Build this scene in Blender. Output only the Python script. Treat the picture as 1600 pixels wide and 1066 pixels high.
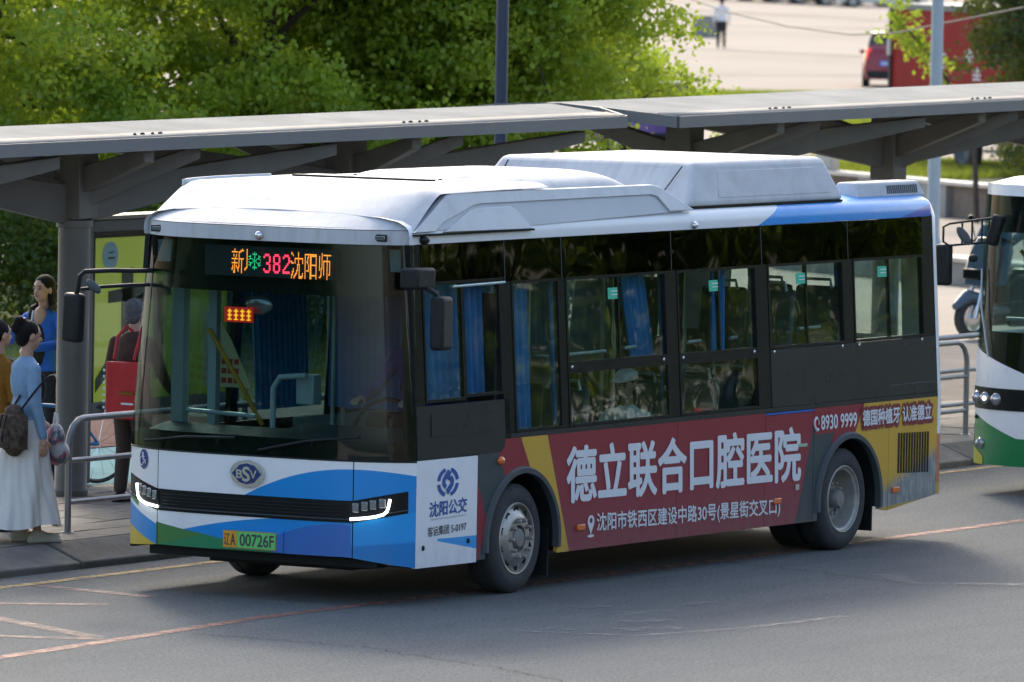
import bpy, bmesh, math, random
import numpy as np
from mathutils import Vector, Matrix
from mathutils.geometry import tessellate_polygon

# ------------------------------------------------------------------ camera, sky, sun, exposure
SC = bpy.context.scene
for o in list(bpy.data.objects):
    bpy.data.objects.remove(o)
COL = SC.collection
CAM_POS = (-47.581, -28.9407, 5.1118)
cam_d = bpy.data.cameras.new('camera')
cam = bpy.data.objects.new('camera', cam_d); COL.objects.link(cam)
RX = Vector((0.50945785, -0.86029642, 0.01851401))
UX = Vector((0.03960774, 0.04493712, 0.99820433))
FX_ = Vector((0.85958358, 0.50780973, -0.05696797))
cam.matrix_world = Matrix(((RX.x, UX.x, -FX_.x, CAM_POS[0]), (RX.y, UX.y, -FX_.y, CAM_POS[1]), (RX.z, UX.z, -FX_.z, CAM_POS[2]), (0, 0, 0, 1)))
cam_d.sensor_width = 36.0
cam_d.lens = 12178.5 / 1600 * 36
cam_d.clip_start = 1.0
cam_d.clip_end = 4000
cam_d.dof.use_dof = True
cam_d.dof.focus_distance = 58.0
cam_d.dof.aperture_fstop = 6.0
SC.camera = cam
SC.render.resolution_x, SC.render.resolution_y = 1024, 682

SUN_EL = math.radians(35)
SUN_DIR = Vector((0.77, 0.64, 0)).normalized()           # horizontal direction from the scene to the sun
sun_vec = Vector((SUN_DIR.x * math.cos(SUN_EL), SUN_DIR.y * math.cos(SUN_EL), math.sin(SUN_EL)))
W = bpy.data.worlds.new('World'); SC.world = W; W.use_nodes = True
nt = W.node_tree
bg = nt.nodes['Background']
sky = nt.nodes.new('ShaderNodeTexSky'); sky.sky_type = 'NISHITA'; sky.sun_disc = False
sky.sun_elevation = SUN_EL
sky.sun_rotation = math.atan2(SUN_DIR.x, SUN_DIR.y)
sky.air_density = 1.0; sky.dust_density = 3.0; sky.ozone_density = 0.5
nt.links.new(sky.outputs[0], bg.inputs[0]); bg.inputs[1].default_value = 0.15
sun_d = bpy.data.lights.new('sun', 'SUN'); sun_d.energy = 0.85; sun_d.angle = math.radians(8); sun_d.color = (1.0, 0.91, 0.78)
sun = bpy.data.objects.new('sun', sun_d); COL.objects.link(sun)
sun.rotation_euler = sun_vec.to_track_quat('Z', 'Y').to_euler()
SC.view_settings.view_transform = 'Standard'
SC.view_settings.look = 'None'
SC.view_settings.exposure = 1.36
SC.view_settings.gamma = 1.0
SC.view_settings.use_curve_mapping = False
SC.render.engine = 'CYCLES'
SC.cycles.use_denoising = True
SC.cycles.max_bounces = 8
SC.cycles.transparent_max_bounces = 16
SC.cycles.transmission_bounces = 4
SC.cycles.glossy_bounces = 4
SC.cycles.caustics_reflective = False
SC.cycles.caustics_refractive = False
SC.cycles.sample_clamp_indirect = 4.0
rnd = random.Random(7)

# ------------------------------------------------------------------ node material helpers
class S:
    """tiny expression wrapper round shader math nodes"""
    def __init__(s, tree, sock): s.t, s.s = tree, sock
    def _m(s, op, o=None, rev=False, clamp=False):
        n = s.t.nodes.new('ShaderNodeMath'); n.operation = op; n.use_clamp = clamp
        ins = [s] if o is None else ([o, s] if rev else [s, o])
        for i, v in enumerate(ins):
            if isinstance(v, S): s.t.links.new(v.s, n.inputs[i])
            else: n.inputs[i].default_value = v
        return S(s.t, n.outputs[0])
    def __add__(s, o): return s._m('ADD', o)
    __radd__ = __add__
    def __mul__(s, o): return s._m('MULTIPLY', o)
    __rmul__ = __mul__
    def __sub__(s, o): return s._m('SUBTRACT', o)
    def __rsub__(s, o): return s._m('SUBTRACT', o, True)
    def __gt__(s, o): return s._m('GREATER_THAN', o)
    def __lt__(s, o): return s._m('LESS_THAN', o)
    def step(s, w):   # smooth 0..1 over +-w round zero
        return ((s * (0.5 / w)) + 0.5)._m('MAXIMUM', 0.0)._m('MINIMUM', 1.0)
    def abs(s): return s._m('ABSOLUTE')
    def inv(s): return 1.0 - s

def rgba(c): return (c[0], c[1], c[2], 1.0)
def srgb(r, g, b):
    f = lambda v: ((v / 255 + 0.055) / 1.055) ** 2.4 if v > 10 else v / 255 / 12.92
    return (f(r), f(g), f(b))

def mix(t, fac, a, b):
    n = t.nodes.new('ShaderNodeMix'); n.data_type = 'RGBA'
    for sock, v in ((n.inputs[0], fac), (n.inputs[6], a), (n.inputs[7], b)):
        if isinstance(v, S): t.links.new(v.s, sock)
        elif isinstance(v, bpy.types.NodeSocket): t.links.new(v, sock)
        elif isinstance(v, tuple): sock.default_value = rgba(v)
        else: sock.default_value = v
    return n.outputs[2]

def noise(t, scale, detail=4, rough=0.6, coord='Object', stretch=None, dist=0.0):
    tc = t.nodes.new('ShaderNodeTexCoord'); n = t.nodes.new('ShaderNodeTexNoise')
    n.inputs['Scale'].default_value = scale; n.inputs['Detail'].default_value = detail; n.inputs['Roughness'].default_value = rough
    n.inputs['Distortion'].default_value = dist
    src = tc.outputs[coord]
    if stretch:
        mp = t.nodes.new('ShaderNodeMapping'); mp.inputs['Scale'].default_value = stretch
        t.links.new(src, mp.inputs[0]); src = mp.outputs[0]
    t.links.new(src, n.inputs['Vector'])
    return S(t, n.outputs['Fac'])

def pos(t):
    g = t.nodes.new('ShaderNodeNewGeometry'); x = t.nodes.new('ShaderNodeSeparateXYZ')
    t.links.new(g.outputs['Position'], x.inputs[0])
    return S(t, x.outputs[0]), S(t, x.outputs[1]), S(t, x.outputs[2])

def ramp(t, f, a, b):
    n = t.nodes.new('ShaderNodeMapRange'); n.inputs[1].default_value = a; n.inputs[2].default_value = b
    t.links.new(f.s, n.inputs[0]); return S(t, n.outputs[0])

MATS = {}
def mat(name, color, rough=0.5, metal=0.0, var=0.12, vs=6.0, bump=0.0, bs=60.0, coat=0.0, emis=None, es=0.0, spec=0.5, colorfn=None, dirt=0.0, sub=0.0, rand=0.0, streak=0.0):
    if name in MATS: return MATS[name]
    m = bpy.data.materials.new(name); m.use_nodes = True; t = m.node_tree
    b = t.nodes['Principled BSDF']
    b.inputs['Roughness'].default_value = rough; b.inputs['Metallic'].default_value = metal
    b.inputs['Specular IOR Level'].default_value = spec
    b.inputs['Coat Weight'].default_value = coat; b.inputs['Coat Roughness'].default_value = 0.08
    base = color
    if colorfn: base = colorfn(t)
    if var > 0:
        f = ramp(t, noise(t, vs, 5, 0.65), 0.3, 0.7)
        dark = mix(t, f * var, base, (0.0, 0.0, 0.0)) if not isinstance(base, tuple) else mix(t, f, base, tuple(c * (1 - var) for c in base))
        base = dark
    if rand > 0:
        oi = t.nodes.new('ShaderNodeObjectInfo')
        base = mix(t, S(t, oi.outputs['Random']) * rand, base, (0.02, 0.02, 0.018))
    if dirt > 0:
        px, py, pz = pos(t)
        g = ramp(t, pz * -1.0, -0.62, -0.25)
        f2 = ramp(t, noise(t, 9.0, 6, 0.7, stretch=(1, 1, 0.35)), 0.35, 0.75)
        base = mix(t, g * f2 * dirt, base, (0.16, 0.145, 0.12))
    if isinstance(base, tuple): b.inputs['Base Color'].default_value = rgba(base)
    else: t.links.new(base, b.inputs['Base Color'])
    if streak:
        f3 = ramp(t, noise(t, 5.0, 5, 0.7, stretch=(1.0, 3.0, 0.25)), 0.45, 0.8)
        base = mix(t, f3 * streak, base, (0.22, 0.21, 0.19))
        if base is not None: t.links.new(base, b.inputs['Base Color'])
    if rough > 0.02:
        rn = ramp(t, noise(t, vs * 2.3, 4), 0.3, 0.7)
        t.links.new((rn * (0.12 * rough + 0.03) + rough * 0.93).s, b.inputs['Roughness'])
    if bump > 0:
        bn = t.nodes.new('ShaderNodeBump'); bn.inputs['Strength'].default_value = bump; bn.inputs['Distance'].default_value = 0.01
        t.links.new(noise(t, bs, 4, 0.6).s, bn.inputs['Height']); t.links.new(bn.outputs[0], b.inputs['Normal'])
    if emis:
        b.inputs['Emission Color'].default_value = rgba(emis); b.inputs['Emission Strength'].default_value = es
    MATS[name] = m; return m

def glass(name, tint, refl=0.0, wob=0.0, base=0.045):
    if name in MATS: return MATS[name]
    m = bpy.data.materials.new(name); m.use_nodes = True; t = m.node_tree
    for n in list(t.nodes):
        if n.type == 'BSDF_PRINCIPLED': t.nodes.remove(n)
    out = [n for n in t.nodes if n.type == 'OUTPUT_MATERIAL'][0]
    tr = t.nodes.new('ShaderNodeBsdfTransparent'); tr.inputs[0].default_value = rgba(tint)
    gl = t.nodes.new('ShaderNodeBsdfGlossy'); gl.inputs['Roughness'].default_value = 0.015; gl.inputs[0].default_value = (0.95, 1, 1, 1)
    ge = t.nodes.new('ShaderNodeNewGeometry'); dt = t.nodes.new('ShaderNodeVectorMath'); dt.operation = 'DOT_PRODUCT'
    t.links.new(ge.outputs['Incoming'], dt.inputs[0]); t.links.new(ge.outputs['Normal'], dt.inputs[1])
    c = 1.0 - S(t, dt.outputs['Value']).abs(); c5 = c * c * c * c * c
    mx = t.nodes.new('ShaderNodeMixShader')
    t.links.new((c5 * 0.9 + (base + refl))._m('MINIMUM', 1.0).s, mx.inputs[0])
    t.links.new(tr.outputs[0], mx.inputs[1]); t.links.new(gl.outputs[0], mx.inputs[2]); t.links.new(mx.outputs[0], out.inputs[0])
    if wob:
        bn = t.nodes.new('ShaderNodeBump'); bn.inputs['Strength'].default_value = 1.0; bn.inputs['Distance'].default_value = wob
        t.links.new(noise(t, 1.6, 1, 0.5).s, bn.inputs['Height']); t.links.new(bn.outputs[0], gl.inputs['Normal'])
    MATS[name] = m; return m

# ------------------------------------------------------------------ mesh helpers
def link(o, parent=None, label=None, cat=None, group=None, kind=None):
    COL.objects.link(o)
    if parent is not None:
        o.parent = parent
        o.location = Vector(o.location) - WORLD_OFF.get(parent.name, Vector((0, 0, 0)))
    for k, v in (('label', label), ('category', cat), ('group', group), ('kind', kind)):
        if v: o[k] = v
    return o
WORLD_OFF = {}
def thing(name, label, cat, loc=(0, 0, 0), rz=0.0, group=None, world=False):
    """Empty at the thing's base.  world=True: its parts are written in world coordinates."""
    o = bpy.data.objects.new(name, None); COL.objects.link(o); o.empty_display_size = 0.2
    o.location = loc; o.rotation_euler = (0, 0, rz)
    o['label'] = label; o['category'] = cat
    if group: o['group'] = group
    if world: WORLD_OFF[o.name] = Vector(loc)
    return o

def obj(name, verts, faces, m, parent=None, smooth=False, off=None, bevel=0.0, seg=2, **kw):
    me = bpy.data.meshes.new(name); me.from_pydata([tuple(v) for v in verts], [], [tuple(f) for f in faces])
    if m is not None: me.materials.append(m)
    me.update()
    if smooth is True:
        me.polygons.foreach_set('use_smooth', [True] * len(me.polygons))
    o = bpy.data.objects.new(name, me)
    link(o, parent, **kw)
    if smooth == 'auto':
        me.polygons.foreach_set('use_smooth', [True] * len(me.polygons))
        md = None
        try: me.set_sharp_from_angle(angle=math.radians(35))
        except Exception: pass
    if bevel > 0:
        b = o.modifiers.new('bevel', 'BEVEL'); b.width = bevel; b.segments = seg; b.limit_method = 'ANGLE'; b.angle_limit = math.radians(40); b.harden_normals = False
        me.polygons.foreach_set('use_smooth', [True] * len(me.polygons))
        try: me.set_sharp_from_angle(angle=math.radians(30))
        except Exception: pass
    return o

def vbox(x0, x1, y0, y1, z0, z1):
    v = [(x0, y0, z0), (x1, y0, z0), (x1, y1, z0), (x0, y1, z0), (x0, y0, z1), (x1, y0, z1), (x1, y1, z1), (x0, y1, z1)]
    f = [(0, 3, 2, 1), (4, 5, 6, 7), (0, 1, 5, 4), (1, 2, 6, 5), (2, 3, 7, 6), (3, 0, 4, 7)]
    return v, f
def box(name, x0, x1, y0, y1, z0, z1, m, parent=None, bevel=0.0, seg=2, **kw):
    v, f = vbox(x0, x1, y0, y1, z0, z1); return obj(name, v, f, m, parent, bevel=bevel, seg=seg, **kw)
class MB:
    def __init__(s): s.v, s.f = [], []
    def add(s, v, f):
        n = len(s.v); s.v += [tuple(q) for q in v]; s.f += [tuple(i + n for i in q) for q in f]; return s
    def box(s, *a): return s.add(*vbox(*a))
    def obox(s, c, size, M):
        v, f = vbox(-size[0] / 2, size[0] / 2, -size[1] / 2, size[1] / 2, -size[2] / 2, size[2] / 2)
        return s.add([Vector(c) + M @ Vector(q) for q in v], f)
    def tube(s, pts, r, n=8, caps=True): return s.add(*vtube(pts, r, n, caps))
    def ell(s, c, r, M=None, nu=12, nv=8): return s.add(*vell(c, r, M, nu, nv))
    def build(s, name, m, parent=None, **kw): return obj(name, s.v, s.f, m, parent, **kw)

def vtube(pts, r, n=8, caps=True):
    pts = [Vector(p) for p in pts]; rs = r if isinstance(r, (list, tuple)) else [r] * len(pts)
    v, f = [], []; ref = None
    for i, p in enumerate(pts):
        d = ((pts[min(i + 1, len(pts) - 1)] - pts[max(i - 1, 0)])).normalized()
        if ref is None: ref = Vector((0, 0, 1)) if abs(d.z) < 0.9 else Vector((1, 0, 0))
        a = (ref - d * ref.dot(d)).normalized(); b = d.cross(a); ref = a
        for k in range(n):
            t = 2 * math.pi * k / n; v.append(p + (a * math.cos(t) + b * math.sin(t)) * rs[i])
    for i in range(len(pts) - 1):
        for k in range(n):
            f.append((i * n + k, i * n + (k + 1) % n, (i + 1) * n + (k + 1) % n, (i + 1) * n + k))
    if caps:
        f.append(tuple(range(n - 1, -1, -1))); f.append(tuple((len(pts) - 1) * n + k for k in range(n)))
    return v, f
def tube(name, pts, r, m, parent=None, n=10, **kw):
    v, f = vtube(pts, r, n); kw.setdefault('smooth', 'auto'); return obj(name, v, f, m, parent, **kw)
def vell(c, r, M=None, nu=12, nv=8):
    c = Vector(c); v, f = [], []
    for j in range(1, nv):
        for i in range(nu):
            th = math.pi * j / nv; ph = 2 * math.pi * i / nu
            p = Vector((r[0] * math.sin(th) * math.cos(ph), r[1] * math.sin(th) * math.sin(ph), r[2] * math.cos(th)))
            v.append(c + (M @ p if M is not None else p))
    top = len(v); v.append(c + (M @ Vector((0, 0, r[2])) if M is not None else Vector((0, 0, r[2]))))
    bot = len(v); v.append(c - (M @ Vector((0, 0, r[2])) if M is not None else Vector((0, 0, r[2]))))
    for j in range(nv - 2):
        for i in range(nu):
            f.append((j * nu + i, (j + 1) * nu + i, (j + 1) * nu + (i + 1) % nu, j * nu + (i + 1) % nu))
    for i in range(nu):
        f.append((top, i, (i + 1) % nu)); f.append((bot, (nv - 2) * nu + (i + 1) % nu, (nv - 2) * nu + i))
    return v, f
def lathe(name, prof, m, parent=None, center=(0, 0, 0), axis='Y', n=40, **kw):
    """prof: list of (radius, along)"""
    v, f = [], []
    for (r, a) in prof:
        for k in range(n):
            t = 2 * math.pi * k / n; c, s_ = r * math.cos(t), r * math.sin(t)
            p = (c, a, s_) if axis == 'Y' else ((c, s_, a) if axis == 'Z' else (a, c, s_))
            v.append((p[0] + center[0], p[1] + center[1], p[2] + center[2]))
    for i in range(len(prof) - 1):
        for k in range(n):
            f.append((i * n + k, (i + 1) * n + k, (i + 1) * n + (k + 1) % n, i * n + (k + 1) % n))
    kw.setdefault('smooth', 'auto')
    return obj(name, v, f, m, parent, **kw)
def vpoly(outline, mapping, t):
    """flat outline [(a,b)] -> slab: mapping(a,b,depth)->xyz, depth 0 front and t back"""
    n = len(outline)
    tris = tessellate_polygon([[Vector((a, b, 0)) for a, b in outline]])
    v = [mapping(a, b, 0.0) for a, b in outline] + [mapping(a, b, t) for a, b in outline]
    f = [tuple(q) for q in tris] + [tuple(reversed([i + n for i in q])) for q in tris]
    f += [(i, (i + 1) % n, (i + 1) % n + n, i + n) for i in range(n)]
    return v, f
def slab(name, outline, mapping, t, m, parent=None, **kw):
    v, f = vpoly(outline, mapping, t)
    o = obj(name, v, f, m, parent, **kw)
    bm = bmesh.new(); bm.from_mesh(o.data); bmesh.ops.recalc_face_normals(bm, faces=bm.faces); bm.to_mesh(o.data); bm.free()
    return o
def gridsurf(name, fn, nu, nv, m, parent=None, close=False, thick=0.0, **kw):
    v = [fn(i / nu, j / nv) for j in range(nv + 1) for i in range(nu + 1)]
    f = [(j * (nu + 1) + i, j * (nu + 1) + i + 1, (j + 1) * (nu + 1) + i + 1, (j + 1) * (nu + 1) + i) for j in range(nv) for i in range(nu)]
    kw.setdefault('smooth', True)
    o = obj(name, v, f, m, parent, **kw)
    if thick:
        s = o.modifiers.new('solid', 'SOLIDIFY'); s.thickness = thick; s.offset = 0
    return o

# ------------------------------------------------------------------ lettering
_tcache = {}
V_cam = Vector(CAM_POS)
def glyphs(body, weight=0.0):
    k = (body, weight)
    if k in _tcache: return _tcache[k]
    cu = bpy.data.curves.new('t', 'FONT'); cu.body = body; cu.offset = weight; cu.resolution_u = 4
    o = bpy.data.objects.new('t', cu); COL.objects.link(o)
    dg = bpy.context.evaluated_depsgraph_get(); dg.update()
    me = bpy.data.meshes.new_from_object(o.evaluated_get(dg))
    v = [tuple(p.co) for p in me.vertices]; f = [tuple(p.vertices) for p in me.polygons]
    bpy.data.objects.remove(o); bpy.data.meshes.remove(me)
    xs = [p[0] for p in v]; ys_ = [p[1] for p in v]
    x0, x1, y0, y1 = min(xs), max(xs), min(ys_), max(ys_)
    v = [((p[0] - x0) / (x1 - x0), (p[1] - y0) / (y1 - y0)) for p in v]
    _tcache[k] = (v, f, (x1 - x0) / (y1 - y0)); return _tcache[k]
def lettering(body, corners, m, parent, weight=0.0, name='lettering', **kw):
    """corners: top-left, top-right, bottom-right, bottom-left in 3D"""
    v, f, _ = glyphs(body, weight)
    tl, tr, br, bl = [Vector(c) for c in corners]
    v, f, asp = glyphs(body, 0.0)
    n = (tr - tl).cross(bl - tl).normalized(); ux = (tr - tl); uz = (tl - bl)
    fn_ = V_cam - tl
    if n.dot(fn_) < 0: n = -n
    wpx = uz.length / uz.length * weight * 2.2        # stroke gain in glyph heights
    k = [(0, 0)] if weight <= 0 else [(0, 0), (wpx, 0), (-wpx, 0), (0, wpx), (0, -wpx), (wpx * .7, wpx * .7), (-wpx * .7, -wpx * .7), (wpx * .7, -wpx * .7), (-wpx * .7, wpx * .7)]
    V_, F_ = [], []
    for i, (dx, dz) in enumerate(k):
        d = ux.normalized() * dx * uz.length + uz * dz - n * 0.00015 * i; m0 = len(V_)
        V_ += [(tl * (1 - a) + tr * a) * b + (bl * (1 - a) + br * a) * (1 - b) + d for a, b in v]; F_ += [tuple(j + m0 for j in q) for q in f]
    return obj(name, V_, F_, m, parent, **kw)
def raster(body, nx, ny, weight=0.0):
    """dot matrix of a string: list of lit (i,j)"""
    v, f, _ = glyphs(body, weight); lit = set()
    for q in f:
        P = [v[i] for i in q]
        for k in range(1, len(P) - 1):
            a, b, c = P[0], P[k], P[k + 1]
            den = (b[1] - c[1]) * (a[0] - c[0]) + (c[0] - b[0]) * (a[1] - c[1])
            if abs(den) < 1e-12: continue
            for i in range(max(0, int(min(a[0], b[0], c[0]) * nx) - 1), min(nx, int(max(a[0], b[0], c[0]) * nx) + 2)):
                for j in range(max(0, int(min(a[1], b[1], c[1]) * ny) - 1), min(ny, int(max(a[1], b[1], c[1]) * ny) + 2)):
                    x, y = (i + .5) / nx, (j + .5) / ny
                    w1 = ((b[1] - c[1]) * (x - c[0]) + (c[0] - b[0]) * (y - c[1])) / den
                    w2 = ((c[1] - a[1]) * (x - c[0]) + (a[0] - c[0]) * (y - c[1])) / den
                    if w1 >= -1e-6 and w2 >= -1e-6 and w1 + w2 <= 1 + 1e-6: lit.add((i, j))
    return sorted(lit)

def copy_tree(o, parent=None):
    c = o.copy(); COL.objects.link(c)
    if parent is not None: c.parent = parent
    for ch in list(o.children): copy_tree(ch, c)
    return c

# ================================================================== MATERIALS
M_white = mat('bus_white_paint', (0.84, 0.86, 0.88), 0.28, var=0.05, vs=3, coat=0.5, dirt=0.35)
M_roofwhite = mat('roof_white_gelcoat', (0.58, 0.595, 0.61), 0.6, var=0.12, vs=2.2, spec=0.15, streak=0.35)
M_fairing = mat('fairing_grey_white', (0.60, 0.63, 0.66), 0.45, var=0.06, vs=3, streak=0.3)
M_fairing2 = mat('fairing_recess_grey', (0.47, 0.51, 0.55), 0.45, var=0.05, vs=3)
M_black = mat('black_gloss_trim', (0.010, 0.014, 0.015), 0.2, var=0.2, spec=0.25)
M_blackm = mat('black_matt_plastic', (0.013, 0.016, 0.017), 0.55, var=0.25, bump=0.15, bs=90, spec=0.3)
M_band = mat('dark_panel_paint', (0.017, 0.025, 0.027), 0.28, var=0.15, vs=2, spec=0.3)
M_rubber = mat('tyre_rubber', (0.045, 0.047, 0.048), 0.8, var=0.3, vs=12, bump=0.25, bs=40)
M_lip = mat('arch_rubber', (0.06, 0.075, 0.085), 0.6, var=0.2)
M_alu = mat('wheel_aluminium', (0.48, 0.46, 0.42), 0.38, metal=0.75, var=0.25, vs=20)
M_steelrim = mat('wheel_painted_steel', (0.42, 0.41, 0.37), 0.45, metal=0.35, var=0.3, vs=14)
M_chrome = mat('chrome', (0.75, 0.76, 0.78), 0.12, metal=1.0, var=0.05)
M_seam = mat('seam_shadow_gap', (0.01, 0.01, 0.011), 0.8, var=0)
M_txt = mat('lettering_white', (0.74, 0.77, 0.80), 0.35, var=0.05, dirt=0.3)
M_logo = mat('logo_blue', srgb(40, 84, 160), 0.4, var=0.05)
M_txtdark = mat('lettering_dark', (0.05, 0.055, 0.07), 0.5, var=0)
M_curtain = mat('curtain_blue', (0.05, 0.28, 0.66), 0.8, var=0.25, vs=9)
M_curtain2 = mat('curtain_partition_blue', (0.04, 0.20, 0.50), 0.7, var=0.25, vs=9)
M_int = mat('interior_grey', (0.35, 0.42, 0.41), 0.6, var=0.15)
M_intd = mat('interior_dark', (0.035, 0.04, 0.042), 0.7, var=0.2)
M_seat = mat('seat_plastic', (0.05, 0.08, 0.10), 0.6, var=0.2)
M_seat2 = mat('seat_cover_pale', (0.28, 0.33, 0.33), 0.8, var=0.2)
M_rail = mat('handrail_grey', (0.42, 0.50, 0.50), 0.35, var=0.05)
M_railsteel = mat('handrail_steel', (0.45, 0.55, 0.55), 0.3, metal=0.5, var=0.05)
M_yellow = mat('handrail_yellow', (0.60, 0.33, 0.03), 0.4, var=0.1)
M_green = mat('exit_sticker_green', (0.03, 0.50, 0.30), 0.5, var=0.1)
M_amber = mat('amber_lens', (0.75, 0.16, 0.02), 0.2, var=0.1, coat=0.5)
M_drl = mat('daytime_light', (0.9, 0.9, 0.9), 0.3, var=0, emis=(1, 0.97, 0.93), es=1.6)
M_lens = mat('headlamp_lens', (0.28, 0.30, 0.32), 0.12, metal=0.6, var=0.1, coat=0.6)
M_ledo = mat('led_orange', (0.3, 0.08, 0.02), 0.5, var=0, emis=(1.0, 0.27, 0.035), es=1.25)
M_ledr = mat('led_red', (0.3, 0.02, 0.03), 0.5, var=0, emis=(1.0, 0.04, 0.09), es=1.3)
M_ledg = mat('led_green', (0.02, 0.3, 0.1), 0.5, var=0, emis=(0.05, 0.85, 0.33), es=1.0)
G_wind = glass('windscreen_glass', (0.46, 0.60, 0.59), 0.0, wob=0.0012, base=0.026)
G_door = glass('door_glass_dark', (0.50, 0.58, 0.58), 0.0)
G_side = glass('side_window_glass', (0.82, 0.89, 0.875), 0.035, wob=0.003)
G_top = glass('dark_top_glass', (0.035, 0.045, 0.045), 0.0, wob=0.004)

C_blue, C_blue2, C_purple, C_grn, C_yel = (0.002, 0.27, 0.70), (0.01, 0.34, 0.80), (0.035, 0.16, 0.52), (0, .2, .08), (0.62, 0.46, 0.02)
def livery_front(t):
    x, y, z = pos(t)
    z = z + 0.0
    white = (0.86, 0.88, 0.89)
    c = white
    # upper blue hill
    hill = (0.985 - (y - 0.38) * (y - 0.38) * 0.285) - z
    c = mix(t, hill.step(0.002) * (z > 0.70), white, C_blue)
    # lower bumper colours
    low = z < 0.70
    bcurve = (0.600 - (y - 1.05) * (y - 1.05) * 0.10 - (y - 1.05) * 0.085) - z
    cl = mix(t, bcurve.step(0.002), white, C_blue)
    # green wedge: below a line falling towards the middle
    gl = (0.515 - (2.07 - y) * 0.135) - z
    g2 = (0.345 + (y - 1.30) * 0.42) - z
    cl = mix(t, gl.step(0.002), cl, (0.02, 0.24, 0.10))
    lite = (z - (0.345 + (2.07 - y) * 0.24)) 
    cl = mix(t, gl.step(0.002) * lite.step(0.002), cl, (0.06, 0.22, 0.06))
    cl = mix(t, ((1.02 - y).step(0.002)) * 1.0, cl, C_blue)
    pur = (0.585 - (y - 0.50) * (y - 0.50) * 0.45) - z
    cl = mix(t, pur.step(0.002) * (y > 0.40) * (y < 1.02), cl, C_purple)
    sweep = (0.43 + (0.42 - y) * 0.10) - z
    cl = mix(t, (y < 0.40) * sweep.step(0.01), cl, srgb(0, 128, 200))
    cl = mix(t, (y < 0.40) * (sweep * -1.0).step(0.01), cl, C_blue2)
    # far corner
    wl = (0.60 - (2.45 - y) * 0.26) - z
    far = y > 2.075
    cf = mix(t, ((0.635 - (2.45 - y) * 0.36) - z).step(0.002), white, C_blue)
    cf = mix(t, (z - (0.665 - (2.45 - y) * 0.36)).step(0.002) * (y > 2.3), cf, (0.04, 0.25, 0.09))
    cf = mix(t, ((0.345 + (y - 2.06) * 0.33) - z).step(0.002), cf, C_yel)
    cl = mix(t, far, cl, cf)
    return mix(t, low, c, cl)
M_front = mat('front_livery_paint', (0, 0, 0), 0.3, var=0.05, vs=3, coat=0.15, colorfn=livery_front, dirt=0.25)

def livery_side(t):
    x, y, z = pos(t)
    dark = (0.045, 0.062, 0.068); red = (0.27, 0.024, 0.036); redl = (0.27, 0.048, 0.068); yel = (0.62, 0.38, 0.05)
    c = dark
    # red ahead of the arch
    reda = (x - (1.254 - (z - 1.043) * 0.55)).step(0.003) * (z > 0.60)
    c = mix(t, reda, c, red)
    redb = ((1.09 - (z - 0.55).abs() * 0.42) - x).step(0.003) * (z < 0.86)
    c = mix(t, redb, c, red)
    rm = ramp(t, z, 0.25, 1.15)
    main = mix(t, rm, redl, red)
    yl = (x - (1.572 + (1.139 - z) * 0.626)).step(0.003)
    c = mix(t, yl, c, yel)
    yr = (x - (1.953 + (1.139 - z) * 0.393)).step(0.003)
    c = mix(t, yr, c, main)
    # dark wedge ahead of the rear wheel, red again above it
    dl = (x - (5.801 + (z - 0.264) * 0.37)).step(0.003) * (x > 5.6)
    c = mix(t, dl, c, dark)
    r2 = (x - (6.10 - (z - 0.90) * 0.0)).step(0.003) * (z - 0.945).step(0.003)
    c = mix(t, r2 * (x < 7.2), c, red)
    r3 = (x - 6.40 - (z - 0.90) * 0.35).step(0.003) * (z > 0.80)
    c = mix(t, r3, c, red)
    ye = (x - (6.72 + (z - 0.85) * 0.66)).step(0.003)
    c = mix(t, ye, c, yel)
    # pale bridge print in the rear corner
    gz = (0.42 + (x - 7.18) * 0.30) - z
    grey = mix(t, ramp(t, noise(t, 26.0, 3, 0.5, stretch=(1, 1, 0.3)), 0.42, 0.6), (0.20, 0.22, 0.23), (0.34, 0.35, 0.33))
    c = mix(t, gz.step(0.05) * (x > 7.15), c, grey)
    c = mix(t, ((0.30 - z) + (x - 7.2) * 0.05).step(0.004) * (x > 7.15), c, yel)
    return c
M_side = mat('side_livery_paint', (0, 0, 0), 0.4, var=0.08, vs=2.5, spec=0.3, colorfn=livery_side, dirt=0.55)
def livery_rail(t):
    x, y, z = pos(t)
    w = (0.80, 0.83, 0.85)
    bl = (x - (5.266 + (z - 2.60) * 2.75)).step(0.004) * (z - 2.6).step(0.002)
    c = mix(t, bl, w, (0.008, 0.29, 0.78))
    c = mix(t, (x - (7.62 + (z - 2.60) * 5.2)).step(0.01) * (z > 2.6), c, (0.02, 0.10, 0.50))
    return c
M_cant = mat('cant_rail_paint', (0, 0, 0), 0.35, var=0.05, vs=3, coat=0.1, colorfn=livery_rail)
def livery_rearstrip(t):
    x, y, z = pos(t)
    c = mix(t, (0.85 - z).step(0.002), (0.84, 0.86, 0.88), (0.55, 0.16, 0.06))
    return mix(t, (0.46 - z).step(0.002), c, (0.52, 0.34, 0.055))
M_rear = mat('rear_corner_paint', (0, 0, 0), 0.3, var=0.05, coat=0.4, colorfn=livery_rearstrip)
def livery_hatch(t):
    x, y, z = pos(t)
    sw = ((z - (0.458 - (x - 0.41) * 0.16)).step(0.002)) * ((0.470 + (x - 0.95) * (x - 0.95) * 0.02 - z).step(0.002)) * (x > 0.40)
    return mix(t, sw, (0.84, 0.86, 0.88), C_blue2)
M_hatch = mat('hatch_paint', (0, 0, 0), 0.3, var=0.05, coat=0.4, colorfn=livery_hatch, dirt=0.3)

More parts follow.
